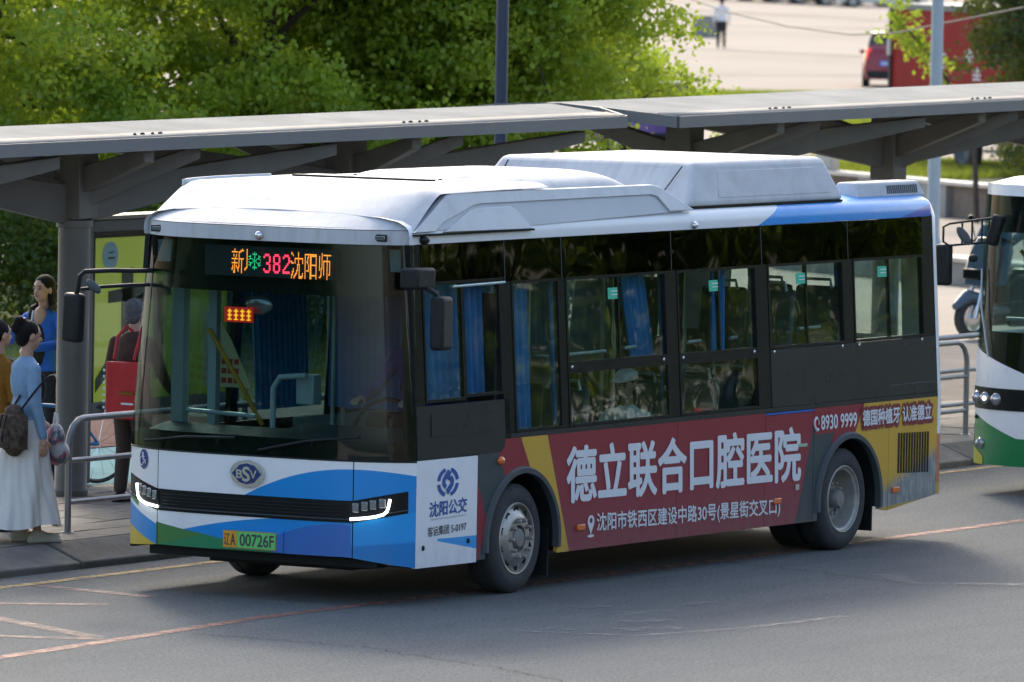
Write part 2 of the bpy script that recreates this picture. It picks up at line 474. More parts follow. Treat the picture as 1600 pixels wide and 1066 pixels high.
# ================================================================== BUS
WID = 2.45
def ysd(z): return 0.0 if z < 1.15 else 0.09 * (z - 1.15) / 1.45
def SIDE(a, b, d): return (a, ysd(b) + d, b)             # depth d goes inwards
def FARS(a, b, d): return (a, WID - ysd(b) - d, b)
def FXY(s, z):
    i = ysd(z); y = i + s * (WID - 2 * i); t = abs(2 * s - 1)
    return (-0.2 + 0.3 * t ** 4 + (0.05 * (z - 1.045) / 1.55 if z > 1.045 else 0.0), y)
def FRONT(s, z, off=0.0):
    x, y = FXY(s, z); x2, y2 = FXY(min(1, s + .004), z); x1, y1 = FXY(max(0, s - .004), z)
    n = Vector((-(y2 - y1), (x2 - x1), 0)).normalized()
    if n.x > 0: n = -n
    return (x + n.x * off, y + n.y * off, z)
def s_of(y, z=1.0): i = ysd(z); return (y - i) / (WID - 2 * i)
def fsurf(name, s0, s1, zl, zh, m, parent, off=0.0, ns=24, nz=8, **kw):
    lo = zl if callable(zl) else (lambda s: zl); hi = zh if callable(zh) else (lambda s: zh)
    def fn(u, v):
        s = s0 + (s1 - s0) * u; z = lo(s) + (hi(s) - lo(s)) * v; return FRONT(s, z, off)
    return gridsurf(name, fn, ns, nz, m, parent, **kw)
def arc(cx, cz, r, a0, a1, n=14):
    return [(cx + r * math.cos(math.radians(a0 + (a1 - a0) * i / n)), cz + r * math.sin(math.radians(a0 + (a1 - a0) * i / n))) for i in range(n + 1)]

bus = thing('city_bus', 'white blue and red single-deck city bus in the centre, showing route 382', 'bus', (4.1, 1.22, 0), world=True)
XF, XR = 1.60, 6.68; AR = 0.515; AZ = 0.385
# ---- lower side panels (near side)
G = 0.004
def P(name, out, m=M_side, t=0.03, **kw): return slab(name, out, SIDE, t, m, bus, **kw)
ang = lambda z, r=AR: math.degrees(math.asin((z - AZ) / r))
zlow = 0.268
hatch = P('service_hatch', [(0.10, 1.052), (0.10, 0.278), (0.952, 0.272), (0.952, 1.050)], M_hatch, 0.028)
P('side_panel', [(0.96, 1.15), (0.96, 0.285), (XF - AR - .01, 0.285)] + arc(XF, AZ, AR + .01, 180 - ang(0.30), 92) + [(XF - 0.02, 1.15)], t=0.03)
P('side_panel', [(XF - 0.014, 1.15)] + arc(XF, AZ, AR + .01, 92, ang(0.27)) + [(3.90, 0.267), (3.90, 1.15)])
P('side_panel', [(3.905, 1.15), (3.905, 0.267), (5.29, 0.266), (5.29, 1.15)])
P('side_panel', [(5.296, 1.128), (5.296, 0.266), (6.075, 0.262), (6.075, 1.128)])
P('side_panel', [(6.081, 1.15), (6.081, 0.262), (XR - AR - .005, 0.262)] + arc(XR, AZ, AR + .01, 180 + 10, 90) + [(XR, 1.15)])
P('side_panel', [(XR + .005, 1.15)] + arc(XR, AZ, AR + .01, 90, -10) + [(7.34, 0.275), (7.34, 1.15)])
P('side_panel', [(7.345, 1.15), (7.345, 0.276), (8.18, 0.36), (8.18, 1.15)])
box('blue_strip', 5.297, 6.075, -0.003, 0.02, 1.132, 1.146, mat('strip_blue', srgb(30, 100, 190), 0.4), bus)
# panel shadow gap backing
v, f = [], []
for a, b, z0, z1 in ((0.12, 1.06, 0.30, 1.14), (2.13, 6.14, 0.28, 1.14), (7.22, 8.16, 0.37, 1.14)):
    q = vbox(a, b, 0.035, 0.05, z0, z1); n = len(v); v += q[0]; f += [tuple(i + n for i in r) for r in q[1]]
obj('inner_panel', v, f, M_seam, bus)
# wheel-arch lips and liners
for cx in (XF, XR):
    pr = []
    path = arc(cx, AZ, AR, 186, -8, 30)
    vv, ff = [], []
    for (a, b) in path:
        d = Vector((a - cx, b - AZ)).normalized()
        for (rr, yy) in ((0.0, -0.022), (0.035, -0.024), (0.05, 0.0), (0.0, 0.03)):
            vv.append((cx + d.x * (AR - 0.012 + rr), yy, AZ + d.y * (AR - 0.012 + rr)))
    for i in range(len(path) - 1):
        for k in range(4): ff.append((i * 4 + k, i * 4 + (k + 1) % 4, (i + 1) * 4 + (k + 1) % 4, (i + 1) * 4 + k))
    obj('arch_lip', vv, ff, M_lip, bus, smooth='auto')
    def lin(u, v_, cx=cx): 
        t_ = math.radians(188 - 196 * u); return (cx + AR * math.cos(t_), 0.02 + v_ * 0.62, AZ + AR * math.sin(t_))
    gridsurf('wheel_well', lin, 20, 2, M_blackm, bus)
    box('wheel_well_back', cx - AR, cx + AR, 0.62, 0.64, 0.2, 0.92, M_blackm, bus)
box('mud_flap', 2.06, 2.075, 0.05, 0.42, 0.10, 0.45, M_blackm, bus)
box('mud_flap', 7.165, 7.18, 0.05, 0.50, 0.12, 0.45, M_blackm, bus)
# ---- black window band, pillars and glass (near side)
ZB, ZT = 1.150, 2.600
band_z = [ZB, 1.185]
def sp(name, x0, x1, z0, z1, m, d0=0.0, t=0.03, **kw): return slab(name, [(x0, z0), (x1, z0), (x1, z1), (x0, z1)], lambda a, b, d: SIDE(a, b, d + d0), t, m, bus, **kw)
sp('waist_rail', 1.42, 8.18, ZB + .001, 1.187, M_band)
pill = [(0.10, 0.24), (1.345, 1.50), (2.19, 2.285), (3.80, 3.965), (5.215, 5.40), (6.64, 6.80), (7.99, 8.18)]
for a, b in pill: sp('window_pillar', a, b, 1.19, ZT, M_black, 0.004, 0.05)
slab('cab_panel', [(0.105, 1.058), (1.28, 1.058), (1.33, 1.10), (1.34, 1.20), (1.34, 1.44), (0.105, 1.44)], lambda a, b, d: SIDE(a, b, d - 0.003), 0.03, M_band, bus)
sp('waist_rail', 1.345, 1.42, 1.151, 1.44, M_black, 0.004, 0.03)
sp('cab_panel_step', 0.30, 1.28, 1.22, 1.38, M_band, -0.006, 0.006)
sp('rear_dark_panel', 5.405, 8.18, 1.19, 1.635, M_band, 0.0, 0.03)
sp('rear_hatch_line', 7.35, 8.16, 1.272, 1.278, M_lip, -0.004, 0.004)
# upper dark glass band
sp('upper_glass', 0.242, 1.41, 2.335, ZT - .003, G_top, 0.0, 0.006)
for a, b in ((1.416, 2.235), (2.24, 3.885), (3.89, 5.305), (5.31, 6.72), (6.725, 7.99)):
    sp('upper_glass', a, b, 2.30, ZT - .003, G_top, 0.0, 0.006)
sp('top_lining', 0.12, 8.15, 2.30, ZT - .01, M_intd, 0.05, 0.02)
def window(x0, x1, z0, z1, split=None, curtain=()):
    fr = MB(); w = 0.022
    for (a, b, c, d) in ((x0, x1, z0, z0 + w), (x0, x1, z1 - w, z1), (x0, x0 + w, z0 + w, z1 - w), (x1 - w, x1, z0 + w, z1 - w)):
        v, f = vpoly([(a, c), (b, c), (b, d), (a, d)], lambda p, q, r: SIDE(p, q, r - 0.001), 0.035); fr.add(v, f)
    if split:
        v, f = vpoly([(split - w / 2, z0), (split + w / 2, z0), (split + w / 2, z1), (split - w / 2, z1)], lambda p, q, r: SIDE(p, q, r + 0.004), 0.03); fr.add(v, f)
    o = fr.build('window', M_black, bus)
    parts = [(x0, split), (split, x1)] if split else [(x0, x1)]
    for i, (a, b) in enumerate(parts):
        slab('pane', [(a + w / 2, z0 + w / 2), (b - w / 2, z0 + w / 2), (b - w / 2, z1 - w / 2), (a + w / 2, z1 - w / 2)], lambda p, q, r, i=i: SIDE(p, q, r + 0.008 + 0.008 * i), 0.005, G_side, o)
    return o
window(0.245, 0.80, 1.46, 2.33)
window(0.80, 1.34, 1.48, 2.33)
window(1.50, 2.19, 1.19, 2.30)
window(2.285, 3.80, 1.65, 2.30, 3.075); window(2.285, 3.80, 1.19, 1.61)
window(3.965, 5.215, 1.645, 2.30, 4.62); window(3.965, 5.215, 1.19, 1.605)
window(5.40, 6.64, 1.64, 2.30, 6.03); window(6.80, 7.99, 1.64, 2.30, 7.41)
sp('mid_rail', 2.285, 3.80, 1.61, 1.65, M_black, 0.0, 0.04); sp('mid_rail', 3.965, 5.215, 1.605, 1.645, M_black, 0.0, 0.04)
tube('window_bar', [(0.66, -0.005 + ysd(2.28), 2.285), (1.395, -0.005 + ysd(2.28), 2.293)], 0.010, M_railsteel, bus)
for xx in (2.34, 3.72, 4.02, 5.14, 5.46, 6.58, 6.86, 7.93):
    MB().ell((xx, ysd(1.63) - 0.002, 1.632 if xx < 5.3 else 1.618), (0.012, 0.008, 0.014)).build('window_latch', M_chrome, bus, smooth=True)
for xx, zz in ((2.92, 2.20), (4.47, 2.205), (5.86, 2.215), (7.22, 2.225)):
    st = sp('exit_sticker', xx, xx + 0.155, zz - 0.085, zz + 0.0, M_green, 0.006, 0.001)
    slab('sticker_print', [(xx + .05, zz - .03), (xx + .145, zz - .03), (xx + .145, zz - .022), (xx + .05, zz - .022)], lambda p, q, r: SIDE(p, q, r + 0.004), 0.001, M_txt, st)
    slab('sticker_print', [(xx + .05, zz - .055), (xx + .145, zz - .055), (xx + .145, zz - .048), (xx + .05, zz - .048)], lambda p, q, r: SIDE(p, q, r + 0.004), 0.001, M_txt, st)
# near-side pillar seams
for xx in (1.412, 2.237, 3.887, 5.307, 6.722): sp('glass_seam', xx - 0.003, xx + 0.003, 2.30, ZT - .003, M_lip, -0.002, 0.004)
# ---- far side wall with windows and doors
v = MB()
for (a, b, c, d) in ((0.10, 8.18, 0.30, 1.15),): v.add(*vpoly([(a, c), (b, c), (b, d), (a, d)], FARS, 0.03))
for (a, b, c, d) in ((0.10, 8.18, 2.32, 2.60), (1.35, 1.45, 1.15, 2.32), (2.75, 2.85, 1.15, 2.32), (4.1, 4.25, 1.15, 2.32), (5.4, 5.5, 1.15, 2.32), (6.75, 6.85, 1.15, 2.32), (8.0, 8.18, 1.15, 2.32), (2.85, 8.0, 1.15, 1.55)):
    v.add(*vpoly([(a, c), (b, c), (b, d), (a, d)], FARS, 0.04))
v.build('far_side_wall', M_band, bus)
for a, b in ((0.12, 1.35), (1.45, 2.75), (2.85, 4.10), (4.25, 5.40), (5.5, 6.75), (6.85, 8.0)):
    slab('far_window', [(a, 1.15), (b, 1.15), (b, 2.32), (a, 2.32)], lambda p, q, r: FARS(p, q, r + 0.01), 0.005, G_door if a < 2 else G_side, bus)
# ---- roof and cant rail loft
prof = [(.09, 2.602), (.086, 2.65), (.095, 2.70), (.125, 2.735), (.19, 2.765), (.34, 2.79), (.7, 2.81), (1.225, 2.82)]
prof = prof + [(WID - a, b) for a, b in reversed(prof[:-1])]
xs = [0.085, 0.5, 2, 4, 6, 8.14, 8.24]
v = [(x, (a if x < 8.2 else a + (1.225 - a) * 0.035), (b if x < 8.2 else b - 0.006)) for x in xs for a, b in prof]; n = len(prof)
f = [(i * n + k, (i + 1) * n + k, (i + 1) * n + k + 1, i * n + k + 1) for i in range(len(xs) - 1) for k in range(n - 1)]
obj('roof', v, f, M_cant, bus, smooth='auto')
# rear wall + white rear corner
rc = [(0.0, 8.175), (-0.002, 8.21), (0.012, 8.25), (0.05, 8.285), (0.12, 8.31), (0.4, 8.33), (1.225, 8.34)]
rc = rc + [(WID - a, b) for a, b in reversed(rc[:-1])]
zz = [0.36, 0.6, 1.15, 1.62, 2.31, 2.6, 2.70, 2.745]
v = []
for z in zz:
    i = ysd(min(z, 2.6)); top = 0.0 if z < 2.65 else (0.03 if z < 2.72 else 0.10)
    for a, b in rc: v.append((b - top * 0.8, i + a * (WID - 2 * i) / WID + (top if a < 1 else -top if a > 1.5 else 0), z))
n = len(rc)
obj('rear_wall', v, [(j * n + k, j * n + k + 1, (j + 1) * n + k + 1, (j + 1) * n + k) for j in range(len(zz) - 1) for k in range(n - 1) if not (j == 3 and k in (5, 6))], M_rear, bus, smooth='auto')
slab('rear_window', [(0.42, 1.62), (2.03, 1.62), (2.03, 2.31), (0.42, 2.31)], lambda a, b, d: (8.325 - d, a, b), 0.005, G_side, bus)
box('rear_inner_panel', 8.12, 8.14, 0.1, 2.35, 0.4, 1.6, M_intd, bus)
# ---- front
tt = lambda s: abs(2 * s - 1)
zgt = lambda s: 0.757 + (0.0 if tt(s) < .68 else (tt(s) - .68) / .28 * 0.075)
zgb = lambda s: 0.603 + (0.0 if tt(s) < .68 else (tt(s) - .68) / .28 * 0.075)
zbot = lambda s: 0.353 - max(0, tt(s) - .66) / .34 * (0.07 if s < .5 else 0.035)
sa, sb = s_of(0.388), s_of(2.062)
for a, b in ((0.0, sa - .0015), (sa + .0015, sb - .0015), (sb + .0015, 1.0)):
    fsurf('front_panel', a, b, lambda s: zgt(s) + .002, 1.043, M_front, bus, ns=14 if b - a < .3 else 30)
    fsurf('bumper', a, b, zbot, lambda s: zgb(s) - .002, M_front, bus, ns=14 if b - a < .3 else 30)
fsurf('panel_gap', 0.0, 1.0, lambda s: zbot(s) + .02, 1.04, M_seam, bus, off=-0.02, ns=40)
gs = lambda s: zgt(s) if 0.02 < s < 0.985 else zgt(s) 
fsurf('grille', 0.018, 0.995, lambda s: zgb(s) - .001, lambda s: zgt(s) + .001, M_black, bus, off=0.006, ns=40)
fsurf('front_corner_fill', 0.0, 0.02, lambda s: zgb(s) - .003, lambda s: zgt(s) + .003, mat('corner_blue', C_blue, 0.28, coat=0.5), bus, off=0.0, ns=2)
gz_ = MB()
for k in range(5):
    z = 0.628 + k * 0.024
    gz_.add(*vtube([FRONT(s_of(0.44) + (s_of(2.0) - s_of(0.44)) * i / 20, z, 0.008) for i in range(21)], 0.0045, 6))
gz_.build('grille_slat', M_blackm, bus, smooth=True)
tube('grille_trim', [FRONT(0.018 + .977 * i / 40, zgb(0.018 + .977 * i / 40) + 0.022, 0.010) for i in range(41)], 0.004, M_lip, bus)
# lamps
def L(y): return s_of(y)
for side in (0, 1):
    mir = (lambda y: y) if side == 0 else (lambda y: WID - y)
    hl = fsurf('headlight', L(mir(0.41)), L(mir(0.16)), lambda s: zgb(s) + .035, lambda s: zgt(s) - .012, M_blackm, bus, off=0.010, ns=8)
    for i, yy in enumerate((0.368, 0.307, 0.252, 0.195)):
        c = Vector(FRONT(L(mir(yy)), 0.712 + 0.012 * i, 0.014))
        ang_ = math.atan2(FXY(L(mir(yy)) + .01, .7)[0] - FXY(L(mir(yy)) - .01, .7)[0], 0.02 * WID)
        M = Matrix.Rotation(-ang_, 3, 'Z')
        mb = MB(); mb.obox(c, (0.012, 0.048, 0.066), M); mb.build('lamp_lens', M_lens, hl, bevel=0.006)
    pts = [FRONT(L(mir(y)), z, 0.014) for y, z in ((0.405, 0.628), (0.34, 0.634), (0.28, 0.642), (0.23, 0.652), (0.185, 0.668), (0.165, 0.69), (0.155, 0.73), (0.148, 0.778))]
    tube('daytime_running_light', pts, 0.0105, M_drl, hl)
# windscreen
WZ0, WZ1 = 1.045, 2.598
fsurf('windscreen', 0.0, 1.0, WZ0 + .004, WZ1 - .004, G_wind, bus, ns=48, nz=16)
fsurf('windscreen_frit', 0.0, 1.0, WZ0, 1.185, M_black, bus, off=-0.012, ns=40)
fsurf('windscreen_header', 0.0, 1.0, 2.215, WZ1, M_black, bus, off=-0.14, ns=40)
fsurf('pillar_trim', 0.0, 0.03, WZ0, WZ1, M_black, bus, off=-0.01, ns=4)
fsurf('pillar_trim', 0.985, 1.0, WZ0, WZ1, M_black, bus, off=-0.01, ns=4)
tube('windscreen_seal', [FRONT(i / 40, WZ0, 0.001) for i in range(41)], 0.006, M_blackm, bus)
# wipers
for (y0, y1, zz0, zz1) in ((1.15, 0.35, 1.09, 1.22), (2.2, 1.35, 1.10, 1.17)):
    tube('wiper', [FRONT(L(y0), zz0, 0.02), FRONT(L((y0 + y1) / 2), (zz0 + zz1) / 2 + .02, 0.035), FRONT(L(y1), zz1, 0.02)], 0.009, M_blackm, bus)
# destination sign
y0, y1, z0, z1 = 0.645, 1.705, 2.352, 2.530
sign = slab('destination_sign', [(y0 - .02, z0 - .02), (y1 + .02, z0 - .02), (y1 + .02, z1 + .02), (y0 - .02, z1 + .02)], lambda a, b, d: (-0.075 + d * 3, a, b), 0.02, M_intd, bus)
def dots(name, lit, nx, ny, ya, yb, za, zb, m, fill=0.72):
    mb = MB(); dx = (yb - ya) / nx; dz = (zb - za) / ny
    vs_, fs_ = [], []
    for (i, j) in lit:
        y = ya + (i + .5) * dx; z = za + (j + .5) * dz; hx = abs(dx) * fill / 2; hz = abs(dz) * fill / 2; n = len(vs_)
        vs_ += [(-0.078, y + hx, z - hz), (-0.078, y - hx, z - hz), (-0.078, y - hx, z + hz), (-0.078, y + hx, z + hz)]
        fs_.append((n, n + 1, n + 2, n + 3))
    return obj(name, vs_, fs_, m, sign)
yy = lambda u: (u - 310) / (504 - 310) * (y0 - y1) + y1       # position along the sign
dots('led_character', raster('新', 14, 18, 0.0), 14, 18, yy(349), yy(368), z0 + .0, z1 - .0, M_ledo, 0.85)
lit = [(2, j) for j in range(4, 18)] + [(1, 3), (0, 2), (1, 2), (0, 1), (2, 3)]
dots('led_character', lit, 4, 18, yy(369), yy(375.5), z0 + .01, z1, M_ledo, 0.8)
snow = set()
for k in range(6):
    a = math.radians(30 + 60 * k)
    for r in range(0, 9):
        snow.add((int(round(8 + r * math.cos(a))), int(round(8 + r * math.sin(a)))))
    for sgn in (-1, 1):
        for r in range(1, 4):
            b = a + sgn * math.radians(50); snow.add((int(round(8 + 5 * math.cos(a) + r * math.cos(b))), int(round(8 + 5 * math.sin(a) + r * math.sin(b)))))
dots('led_snowflake', sorted(snow), 17, 17, yy(374), yy(396), z0 + .03, z1 - .02, M_ledg, 0.62)
D382 = {'3': ['01110', '10001', '00001', '00001', '00110', '00001', '00001', '10001', '01110'], '8': ['01110', '10001', '10001', '10001', '01110', '10001', '10001', '10001', '01110'], '2': ['01110', '10001', '00001', '00001', '00010', '00100', '01000', '10000', '11111']}
lit = [(c * 7 + i, 8 - j) for c, ch in enumerate('382') for j, row in enumerate(D382[ch]) for i, q in enumerate(row) if q == '1']
dots('led_digits', lit, 19, 9, yy(399), yy(440), z0 + .012, z1 - .03, M_ledr, 1.12)
dots('led_character', raster('沈阳师', 48, 18, 0.0), 48, 18, yy(441), yy(504), z0 - .02, z1 - .005, M_ledo, 0.85)
# white header band, fairing
fsurf('front_header', 0.0, 1.0, WZ1, 2.700, M_roofwhite, bus, off=0.004, ns=40)
fsurf('header_gap', 0.0, 1.0, 2.69, 2.715, M_seam, bus, off=-0.012, ns=40)
for yv in (0.287, 2.165):
    c = Vector(FRONT(s_of(yv, 2.65), 2.648, 0.008))
    mb = MB(); mb.obox(c, (0.014, 0.135, 0.052), Matrix.Identity(3)); o = mb.build('marker_light', M_blackm, bus, bevel=0.018, seg=4)
    mb = MB(); mb.obox(c - Vector((0.007, 0, 0)), (0.008, 0.108, 0.03), Matrix.Identity(3)); mb.build('marker_lens', M_lens, o, bevel=0.01, seg=3)
MB().ell(FRONT(s_of(1.209, 2.6), 2.637, 0.01), (0.032, 0.036, 0.034)).build('front_camera', M_chrome, bus, smooth=True)
MB().ell((0.272, 0.075, 2.635), (0.055, 0.035, 0.036)).build('side_camera', M_black, bus, smooth=True)
MB().ell((4.236, 0.075, 2.634), (0.03, 0.03, 0.028)).build('side_camera', M_chrome, bus, smooth=True)
def fair(u, v):
    s = u; x0, yy_ = FXY(s, 2.6); q = v
    qq = min(q, .86) / .86; z = 2.705 + 0.285 * (qq * 1.12 if qq < .75 else .84 + .16 * math.sin((qq - .75) / .25 * math.pi / 2))
    k = 0.5 - 0.5 * math.cos(min(q, 1) * math.pi)
    t = abs(2 * s - 1)
    drop = 0.035 * max(0, (t - .88) / .12) ** 2 * qq
    x = (x0 - 0.002) * (1 - q) + 0.70 * q
    y = yy_ + (1.225 - yy_) * 0.045 * q
    return (x - 0.015 * math.sin(q * math.pi), y, z - drop)
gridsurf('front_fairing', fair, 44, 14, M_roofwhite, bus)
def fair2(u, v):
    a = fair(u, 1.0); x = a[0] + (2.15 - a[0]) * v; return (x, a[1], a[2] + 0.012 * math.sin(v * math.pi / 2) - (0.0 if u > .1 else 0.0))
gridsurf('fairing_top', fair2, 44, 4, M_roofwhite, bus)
gridsurf('roof_lip', lambda u, v: (0.55 + 0.95 * u, 2.33 - 0.16 * u ** 2, 2.96 + 0.045 * v + 0.03 * u ** .5 - 0.02), 12, 1, M_fairing, bus, thick=0.02)
# near arm of the fairing
mb = MB(); mb.box(0.9, 2.05, 0.30, 0.52, 2.84, 2.985); mb.build('fairing_arm', M_roofwhite, bus, bevel=0.03, seg=3)
# side fairing: base, raised rim, raised front plate
def SF(a, b, d): return (a, 0.062 + (b - 2.66) * 0.30 + d, b)
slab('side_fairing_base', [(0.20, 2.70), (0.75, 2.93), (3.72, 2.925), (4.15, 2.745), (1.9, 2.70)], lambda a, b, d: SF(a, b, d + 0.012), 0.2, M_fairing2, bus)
slab('side_fairing_rim', [(0.125, 2.688), (0.68, 2.945), (0.80, 2.958), (3.70, 2.952), (3.80, 2.935), (4.26, 2.750), (3.88, 2.748), (3.74, 2.862), (3.64, 2.880), (1.15, 2.872), (1.02, 2.86), (0.55, 2.75), (0.42, 2.69)], lambda a, b, d: SF(a, b, d - 0.004), 0.05, M_fairing, bus, bevel=0.006)
slab('side_fairing_plate', [(0.55, 2.683), (1.80, 2.675), (1.62, 2.815), (1.55, 2.845), (1.08, 2.845), (0.96, 2.825)], lambda a, b, d: SF(a, b, d - 0.002), 0.05, M_fairing, bus, bevel=0.006)
box('side_fairing_shadow_gap', 0.13, 1.80, 0.055, 0.12, 2.662, 2.676, M_black, bus)
# roof packs
def rpack(name, x0, x1, y0, y1, z0, z1, ins, insx0, insx1, m, bevel):
    v = [(x0, y0, z0), (x1, y0, z0), (x1, y1, z0), (x0, y1, z0), (x0 + insx0, y0 + ins, z1), (x1 - insx1, y0 + ins, z1), (x1 - insx1, y1 - ins, z1), (x0 + insx0, y1 - ins, z1)]
    f = [(0, 3, 2, 1), (4, 5, 6, 7), (0, 1, 5, 4), (1, 2, 6, 5), (2, 3, 7, 6), (3, 0, 4, 7)]
    return obj(name, v, f, m, bus, bevel=bevel, seg=4)
pk = rpack('battery_cover', 1.15, 3.6, 0.50, 2.05, 2.80, 3.005, 0.06, 0.12, 0.1, M_fairing, 0.03)
for i in range(9):
    MB().ell((1.5 + i * 0.26, 1.75 - 0.9 * (i % 2), 3.006), (0.02, 0.02, 0.012), None, 8, 4).build('cover_bolt', M_blackm, pk)
box('wiper_rail', 1.45, 1.53, 0.75, 1.95, 3.005, 3.02, M_blackm, pk)
# air conditioner hump (loft with rounded ends)
def hump(u, v):
    x = 1.95 + 2.10 * u; e = min(u / .18, 1, (1 - u) / .26); e = math.sin(max(0, e) * math.pi / 2) ** .6 if e > 0 else 0
    a = math.pi * v; yy_ = 1.2 - 0.80 * math.copysign(abs(math.cos(a)) ** .45, math.cos(a)); zz_ = 2.80 + (0.255 * e + .0) * abs(math.sin(a)) ** .55
    return (x, yy_, zz_)
ac = gridsurf('air_conditioner', hump, 36, 24, M_roofwhite, bus)
for xx in (2.35, 2.72):
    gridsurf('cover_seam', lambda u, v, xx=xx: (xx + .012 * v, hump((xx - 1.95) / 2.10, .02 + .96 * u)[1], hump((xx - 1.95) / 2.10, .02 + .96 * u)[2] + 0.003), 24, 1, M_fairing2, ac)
pod = rpack('battery_pod', 4.26, 6.78, 0.13, 2.12, 2.765, 3.105, 0.13, 0.30, 0.16, M_roofwhite, 0.05)
slab('pod_side_recess', [(4.75, 2.83), (6.55, 2.83), (6.50, 3.0), (6.44, 3.03), (4.85, 3.03)], lambda a, b, d: (a, 0.13 + (b - 2.765) * 0.382 - 0.004 + d, b), 0.01, M_roofwhite, pod, bevel=0.004)
box('pod_shadow_gap', 4.24, 6.76, 0.15, 2.10, 2.752, 2.768, M_black, pod)
slab('pod_seam', [(0.42, 2.80), (0.33, 3.07), (0.337, 3.07), (0.427, 2.80)], lambda a, b, d: (4.22 + (b - 2.765) * 0.88 - 0.006 + d, a, b), 0.012, M_seam, pod)
slab('pod_seam', [(1.90, 2.80), (1.88, 3.07), (1.887, 3.07), (1.907, 2.80)], lambda a, b, d: (4.22 + (b - 2.765) * 0.88 - 0.006 + d, a, b), 0.012, M_seam, pod)
ru = rpack('roof_vent', 7.12, 8.28, 0.20, 0.46, 2.760, 2.885, 0.03, 0.06, 0.09, M_roofwhite, 0.02)
for i in range(16):
    x = 7.62 + i * 0.033
    slab('vent_slot', [(x, 2.79), (x + .018, 2.79), (x + .024, 2.855), (x + .006, 2.855)], lambda a, b, d: (a, 0.20 + (b - 2.760) * 0.24 - 0.004 + d, b), 0.006, mat('vent_dark', (0.05, 0.06, 0.06), 0.7, var=0), ru)
# underbody
box('chassis', 0.25, 8.1, 0.62, 1.85, 0.22, 0.28, M_blackm, bus); box('chassis', 2.2, 6.05, 0.06, 0.61, 0.275, 0.285, M_blackm, bus); box('chassis', 2.2, 6.05, 1.86, 2.36, 0.275, 0.285, M_blackm, bus); box('chassis', 0.15, 1.0, 0.06, 0.61, 0.275, 0.285, M_blackm, bus); box('chassis', 7.25, 8.1, 0.06, 2.36, 0.38, 0.42, M_blackm, bus)
box('chassis_rail', 0.6, 7.9, 0.7, 0.9, 0.2, 0.32, M_blackm, bus); box('chassis_rail', 0.6, 7.9, 1.5, 1.7, 0.2, 0.32, M_blackm, bus)
box('front_axle', XF - .06, XF + .06, 0.45, 2.0, 0.32, 0.44, M_blackm, bus); box('rear_axle', XR - .12, XR + .12, 0.6, 1.85, 0.26, 0.52, M_blackm, bus)
box('front_valance', -0.02, 0.10, 0.25, 2.2, 0.27, 0.36, M_blackm, bus)
# ---- wheels
def wheel(cx, cy, out, kind, steer=0.0):
    """out=-1 outer face towards -y"""
    w = thing_part('wheel', (cx, cy, 0.4045))
    w.rotation_euler = (0, 0, steer if out < 0 else math.pi + steer)
    R_ = 0.4045
    tp = [(0.262, 0.012), (0.27, 0.0), (0.285, -0.006), (0.33, -0.008), (0.372, 0.004), (0.392, 0.02), (0.402, 0.035), (0.4045, 0.06), (0.4045, 0.10), (0.398, 0.105), (0.398, 0.112), (0.4045, 0.117), (0.4045, 0.16), (0.402, 0.19), (0.38, 0.22), (0.28, 0.22)]
    lathe('tyre', tp, M_rubber, w, n=64)
    # sidewall lettering ring left off; a raised bead instead
    if kind == 'front':
        m = M_alu
        rp = [(0.268, 0.0), (0.262, -0.008), (0.252, -0.006), (0.246, 0.012), (0.238, 0.03), (0.215, 0.012), (0.19, -0.004), (0.165, -0.018), (0.15, -0.02), (0.10, -0.02), (0.098, 0.02), (0.0, 0.02)]
        lathe('rim', rp, m, w, n=64)
        for k in range(10):
            a = 2 * math.pi * (k + .5) / 10; c, s_ = math.cos(a), math.sin(a)
            lathe('hand_hole', [(0.026, -0.002), (0.024, 0.004), (0.0, 0.004)], M_black, w, center=(0.212 * c, 0.004, 0.212 * s_), n=14)
        for k in range(10):
            a = 2 * math.pi * k / 10; c, s_ = math.cos(a), math.sin(a)
            lathe('wheel_nut', [(0.0, -0.062), (0.012, -0.06), (0.016, -0.045), (0.018, -0.018), (0.026, -0.016)], m, w, center=(0.138 * c, 0, 0.138 * s_), n=8)
        lathe('hub', [(0.0, -0.035), (0.06, -0.034), (0.072, -0.02), (0.078, 0.0), (0.08, 0.02)], mat('hub_grey', (0.25, 0.25, 0.24), 0.5, metal=0.4), w, n=24)
    else:
        m = M_steelrim
        rp = [(0.268, 0.0), (0.262, -0.008), (0.254, -0.006), (0.248, 0.01), (0.232, 0.02), (0.226, 0.05), (0.222, 0.13), (0.205, 0.155), (0.16, 0.165), (0.15, 0.14), (0.12, 0.12), (0.0, 0.12)]
        lathe('rim', rp, m, w, n=64)
        for k in range(8):
            a = 2 * math.pi * (k + .3) / 8; c, s_ = math.cos(a), math.sin(a)
            lathe('hand_hole', [(0.028, 0.155), (0.0, 0.15)], M_black, w, center=(0.182 * c, 0.0, 0.182 * s_), n=14)
        for k in range(10):
            a = 2 * math.pi * k / 10; c, s_ = math.cos(a), math.sin(a)
            lathe('wheel_nut', [(0.0, 0.07), (0.012, 0.072), (0.018, 0.12)], m, w, center=(0.125 * c, 0, 0.125 * s_), n=8)
        lathe('hub', [(0.0, 0.02), (0.06, 0.022), (0.075, 0.05), (0.078, 0.12)], mat('hub_grey', (0.25, 0.25, 0.24), 0.5, metal=0.4), w, n=24)
    return w
def thing_part(name, loc, parent=None):
    o = bpy.data.objects.new(name, None); COL.objects.link(o); o.empty_display_size = 0.2
    p = parent or bus; o.parent = p; o.location = Vector(loc) - WORLD_OFF.get(p.name, Vector((0, 0, 0))); return o
wheel(1.585, 0.035, -1, 'front', math.radians(2)); wheel(XF - .01, 2.41, 1, 'front', math.radians(2))
